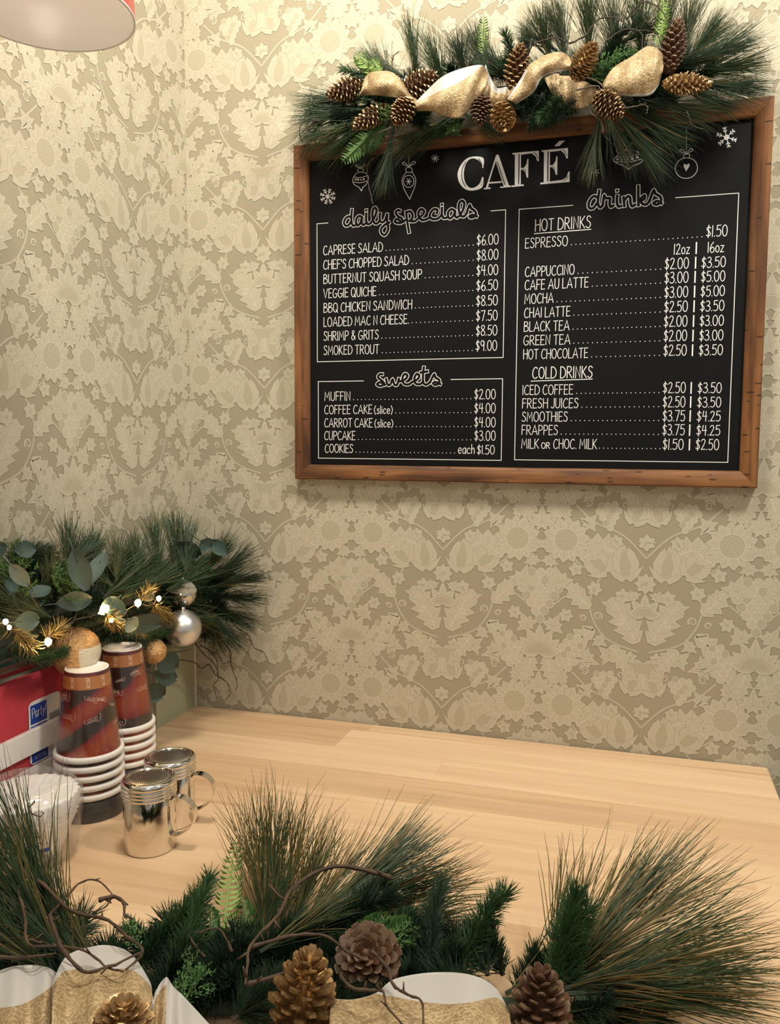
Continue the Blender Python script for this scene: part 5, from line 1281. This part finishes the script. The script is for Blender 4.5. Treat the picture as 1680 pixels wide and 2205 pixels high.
for pts, r, o_ in (([(420,1385),(440,1410),(462,1430),(470,1460),(460,1475),(465,1495),(468,1512)], .0012, -.02), ([(465,1365),(495,1400),(498,1430),(510,1470),(507,1488)], .0012, -.03), ([(515,1355),(535,1368),(548,1395),(568,1405),(577,1425)], .0012, -.03),
                (([(385,1420),(415,1425),(435,1438),(450,1432),(462,1450),(485,1465),(497,1490),(486,1507)]), .0013, -.02), ([(430,1390),(450,1400),(468,1425),(470,1455),(490,1470),(492,1490)], .0010, -.03), ([(455,1405),(470,1410),(482,1428),(500,1422)], .0009, -.03),
                ([(370,1405),(398,1402),(412,1397)], .0012, -.01), ([(312,1410),(313,1440),(308,1425)], .0012, .02), ([(130,1350),(155,1340),(165,1320)], .0015, .02)):
    twig(g2, [gl(x, y, o_) for x, y in pts], r, 'twig', clamp=clamp_left)

# baubles hanging in the garland, each a thing of its own
def bauble(px, py, rpx, off, m, label, cap=True, fn=None, half=None, n=(36, 20), name='bauble'):
    p = gl(px, py, off); r = rpx*mpp(p); t = thing(name, label, 'bauble', tuple(p), 'baubles in the left garland')
    mb = MB(); mb.ball(p, r, n[0], n[1], 0, fn)
    if half is not None: mb.m = [1 if half((np.array(mb.v[f[0]])-p)/r) else 0 for f in mb.f]
    obj('ball', mb, [M[m]] + ([M[half.m]] if half is not None else []), t, True)
    if cap:
        mb = MB(); mb.lathe([(.0045, -.001), (.0048, .004), (.0001, .0045)], tuple(p + np.array((0, 0, r))), 12); c = obj('cap', mb, M['silver'], t, True)
        mb = MB(); k = p + np.array((0, 0, r+.004)); mb.tube([k + np.array((.004*math.cos(a), 0, .004 + .004*math.sin(a))) for a in np.linspace(-1.5, 4.8, 14)], .0005, 5); obj('hook', mb, M['wire'], c, True)
    return t
def half_top(d): return d[2] > .28
half_top.m = 'glitter'
bauble(395, 1278, 29, .012, 'silver', 'small shiny silver bauble with glittered top, above the matte one', half=half_top)
bauble(394, 1352, 40, .022, 'silver_matte', 'large matte silver bauble below the small shiny one')
def half_side(d): return float(d @ _r) > .45 and d[2] < .3
half_side.m = 'capiz'
bauble(163, 1402, 52, -.010, 'sequin', 'large gold sequinned ball with shell side, behind the napkins', False, lambda d: 1 + .03*math.sin(37*d[0])*math.sin(41*d[1])*math.sin(39*d[2]), half_side, (150, 90))
bauble(331, 1402, 27, .008, 'sequin', 'small rough gold ball right of the rear cup stack', False, lambda d: 1 + .05*math.sin(17*d[0]+1)*math.sin(19*d[1])*math.sin(15*d[2]+2), None, (48, 30))
# fairy lights
fl = thing('string_lights', 'string of warm fairy lights woven through the left garland', 'string lights', tuple(gl(230, 1330, .02)))
wp = [(-20,1350), (12,1342), (60,1370), (104,1383), (150,1340), (200,1325), (228,1312), (262,1318), (297,1300), (320,1305), (342,1290), (370,1270), (400,1262), (430,1258)]
mb = MB(); mb.tube(catmull([gl(x, y, .022) for x, y in wp], 6), .0008, 6); obj('wire', mb, M['wire'], fl, True)
for x, y, r in ((12,1340,.0026), (104,1384,.0038), (228,1312,.0042), (297,1300,.0042), (342,1290,.0032), (240,1337,.0022), (20,1352,.0022)):
    p = gl(x, y, .032); mb = MB(); mb.ball(p, r, 16, 12, 0, lambda d: 1 + .5*max(0, d[2])); o = obj('bulb', mb, M['bulb'], fl, True)
    mb = MB(); mb.tube([p - np.array((0, 0, r*.8)), p - np.array((0, 0, r*2.4))], .0018, 8); obj('bulb_socket', mb, M['wire'], o, True)

# ------------------------------------------------------------------ garland lying on the near edge of the table
def clamp_table(c):
    c = np.array(c); c[..., 2] = np.maximum(c[..., 2], T + .0022); return c
gt = lambda px, py, h: atz(px, py, h)
g3 = thing('garland', 'pine garland with gold ribbon, vine twigs and pinecones along the near table edge', 'garland', (.55, -.72, T))
mb = MB(); mb.tube([gt(-60, 2190, .012), gt(300, 2170, .012), gt(700, 2160, .012), gt(1100, 2170, .012), gt(1350, 2190, .010)], .008, 8); obj('core_branch', mb, M['stem'], g3, True)
SF = [(160,2070, -15,1690, .05,.13, 170,13,0), (140,2080, -50,1790, .05,.12, 200,16,0), (170,2060, 55,1830, .05,.10, 110,12,1), (120,2100, -90,1930, .05,.09, 170,16,0), (200,2070, 110,1900, .05,.08, 40,12,2), (150,2060, -20,1950, .06,.08, 140,14,1), (180,2080, 20,1930, .05,.07, 140,14,0),
 (570,2030, 530,1710, .03,.09, 110,12,2), (585,2020, 590,1700, .03,.09, 150,13,0), (600,2020, 660,1720, .03,.08, 130,13,2), (620,2020, 720,1780, .03,.07, 110,14,2), (640,2010, 800,1790, .03,.07, 70,12,2), (560,2040, 610,1850, .04,.07, 100,18,0),
 (640,2010, 930,1770, .03,.09, 210,8,0), (650,2000, 970,1800, .04,.08, 120,9,1), (760,1950, 1000,1850, .04,.07, 90,14,0), (760,1980, 1060,1880, .03,.05, 80,12,2), (780,2020, 1040,1940, .03,.05, 70,14,0), (800,2060, 960,2050, .02,.03, 60,14,2), (560,2050, 760,1930, .05,.08, 120,14,0),
 (1185,2120, 1215,1810, .04,.09, 45,10,2), (1195,2120, 1290,1810, .04,.10, 60,10,2), (1195,2115, 1420,1810, .04,.10, 170,12,2), (1200,2115, 1500,1800, .04,.10, 150,10,0), (1205,2115, 1590,1830, .04,.10, 120,10,2), (1210,2120, 1640,1940, .04,.08, 130,9,0),
 (1215,2125, 1690,2010, .04,.08, 120,9,2), (1215,2130, 1690,2080, .04,.07, 120,8,0), (1220,2140, 1690,2120, .05,.07, 110,7,0), (1240,2150, 1680,2160, .05,.05, 80,8,0), (1200,2130, 1360,1950, .04,.09, 130,16,0), (1210,2130, 1460,2080, .05,.08, 120,12,1),
 (1110,2130, 1270,1930, .03,.06, 10,16,2), (1090,2140, 1220,2060, .03,.05, 14,22,2), (1250,2170, 1500,2200, .03,.04, 60,14,0), (1130,2180, 1300,2190, .03,.04, 50,18,0)]
for bx, by, tx, ty, hb, ht, n, sp_, mi in SF:
    pine_spray(g3, gt(bx, by, hb), gt(tx, ty, ht), int(n*(.55 if bx > 1080 else .70 if bx > 200 else .9)), sp_*1.12, mi, .00100, .4, clamp_table, .03, .40 if mi == 2 else .30 if bx > 1080 else .14, .90 if bx > 200 else .95)
FS = [(370,2090, 450,1890, .04,.075, 520,0,.018), (330,2080, 400,1960, .03,.06, 380,0,.018), (290,2080, 350,2010, .03,.05, 300,0,.016), (440,2080, 420,1930, .03,.05, 320,0,.018), (925,2110, 950,1915, .03,.07, 480,1,.019), (985,2110, 1085,1930, .03,.07, 560,0,.022), (1050,2100, 1020,2010, .03,.05, 260,1,.019),
 (1190,2120, 1240,1935, .05,.10, 620,0,.021), (1215,2120, 1265,1960, .05,.09, 360,0,.019), (1270,2180, 1350,2130, .02,.05, 420,1,.020), (1280,2210, 1420,2190, .02,.03, 400,1,.020), (1220,2190, 1300,2160, .03,.05, 320,1,.018),
 (640,2040, 840,1930, .04,.08, 520,1,.022), (700,2000, 830,1900, .04,.07, 420,1,.020), (780,2040, 880,1980, .03,.05, 320,0,.018), (540,2060, 640,1980, .04,.06, 360,1,.020)]
for k in range(30):
    x = -40 + k*43 + rnd.uniform(-15, 15); y = rnd.uniform(2090, 2200); q = rnd.uniform(-60, 60); FS.append((x, y, x+q, y-rnd.uniform(30, 90), .02, .045, 300, 1, .019))
for k in range(12): x = 330 + k*48 + rnd.uniform(-15, 15); y = rnd.uniform(2040, 2100); FS.append((x, y, x+rnd.uniform(-50, 50), y-rnd.uniform(20, 70), .02, .04, 260, 1, .018))
for k in range(46):
    x = rnd.uniform(-40, 1130); y = rnd.uniform(2040, 2200) if x < 1080 else rnd.uniform(2150, 2210); FS.append((x, y, x+rnd.uniform(-90, 90), y-rnd.uniform(-10, 70), rnd.uniform(.012, .035), rnd.uniform(.02, .045), 300, 1, .030))
for bx, by, tx, ty, hb, ht, n, dk, l_ in FS: fir_sprig(g3, gt(bx, by, hb), gt(tx, ty, ht), n, l_, dk, clamp_table, .0010)
for bx, by, tx, ty, w_, m, h1, h2 in ((478,2030, 508,1800, .016,'fern',.03,.07), (545,2060, 520,1930, .014,'fern_dark',.03,.05), (455,2060, 452,1950, .012,'fern_dark',.03,.05), (780,2050, 890,1985, .018,'fern_dark',.05,.06), (740,2040, 850,1975, .016,'fern_dark',.05,.065)):
    fern(g3, gt(bx, by, h1), gt(tx, ty, h2), w_, _f, 18, m, clamp=clamp_table)
for bx, by, tx, ty in ((385,2160, 415,2065), (400,2150, 435,2090), (300,2040, 265,1990), (840,2040, 880,2000)):
    cedar(g3, gt(bx, by, .05), gt(tx, ty, .06), .022, 'fern_dark', clamp_table)
gr_ = lambda px, py, off: gt(px, py, off)
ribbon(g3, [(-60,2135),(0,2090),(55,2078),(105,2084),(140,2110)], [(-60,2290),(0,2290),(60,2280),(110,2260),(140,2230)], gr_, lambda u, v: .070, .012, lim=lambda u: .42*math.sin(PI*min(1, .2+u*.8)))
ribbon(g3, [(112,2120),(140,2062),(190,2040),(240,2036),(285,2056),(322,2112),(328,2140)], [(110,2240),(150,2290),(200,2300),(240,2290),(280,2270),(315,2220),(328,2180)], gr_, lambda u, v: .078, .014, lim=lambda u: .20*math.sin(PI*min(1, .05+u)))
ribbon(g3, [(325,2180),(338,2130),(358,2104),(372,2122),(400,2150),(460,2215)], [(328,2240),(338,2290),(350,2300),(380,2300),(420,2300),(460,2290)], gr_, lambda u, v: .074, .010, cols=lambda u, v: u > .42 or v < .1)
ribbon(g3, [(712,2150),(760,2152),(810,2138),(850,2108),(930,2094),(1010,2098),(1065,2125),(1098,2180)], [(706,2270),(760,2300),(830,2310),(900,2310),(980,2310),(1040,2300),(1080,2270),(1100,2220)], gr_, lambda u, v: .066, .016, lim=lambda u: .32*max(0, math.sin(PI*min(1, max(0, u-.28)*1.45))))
def tcone(px, py, deg, lpx, wpx, h, kind, tow=.25, lab=None):
    p = gt(px, py, h); s = mpp(p); a = im_dir(deg, tow); L = lpx*s; pinecone(g3, p, a, L, kind, wpx*s/(.74*L), lab)
tcone(262, 2210, 80, 130, 140, .100, 'gilt'); tcone(652, 2150, 80, 210, 150, .072, 'gilt', .1); tcone(792, 2062, 100, 110, 150, .060, 'brown', 1.2); tcone(1162, 2180, 88, 190, 138, .066, 'brown', .15)
for pts, r, h in (([(62,1877),(40,1915),(54,1973),(62,2034),(125,2037),(183,2048),(233,2084),(267,2092)], .0016, .092), ([(46,1865),(104,1915),(154,1961),(233,1982),(271,2015),(308,2048),(271,2088)], .0019, .090), ([(108,1973),(121,2015),(137,2048),(179,2090),(233,2082),(308,2050)], .0020, .094),
                  ([(104,1973),(142,1932),(175,1900),(212,1897),(242,1927)], .0013, .080), ([(212,1938),(246,1930),(266,1945),(268,1975)], .0022, .082), ([(-20,2030),(40,2020),(90,2030)], .0022, .07), ([(-20,2060),(60,2062),(120,2052)], .0020, .08),
                  ([(842,1890),(792,1875),(725,1865),(667,1886),(625,1919),(600,1969),(542,2032),(533,2078),(528,2120)], .0024, .088), ([(540,2040),(625,2015),(700,2015),(750,2050),(790,2070)], .0018, .086), ([(800,2048),(833,2082),(846,2119),(875,2140),(908,2157),(912,2210)], .0016, .090),
                  ([(733,2102),(758,2127),(800,2132),(825,2135),(833,2165),(870,2210)], .0015, .092), ([(530,2120),(600,2100),(660,2085),(700,2110)], .0020, .080), ([(500,2050),(470,2000),(420,2010)], .0014, .06), ([(75,1725),(62,1745),(85,1758),(95,1750)], .0009, .13), ([(440,2060),(410,2020),(400,1990)], .0013, .055),
                  ([(580,1905),(610,1935),(640,1930)], .0014, .075), ([(242,1927),(225,1955),(190,1965)], .0010, .078)):
    twig(g3, [gt(x, y, h) for x, y in pts], r, 'twig', clamp=clamp_table, jit=.0006)
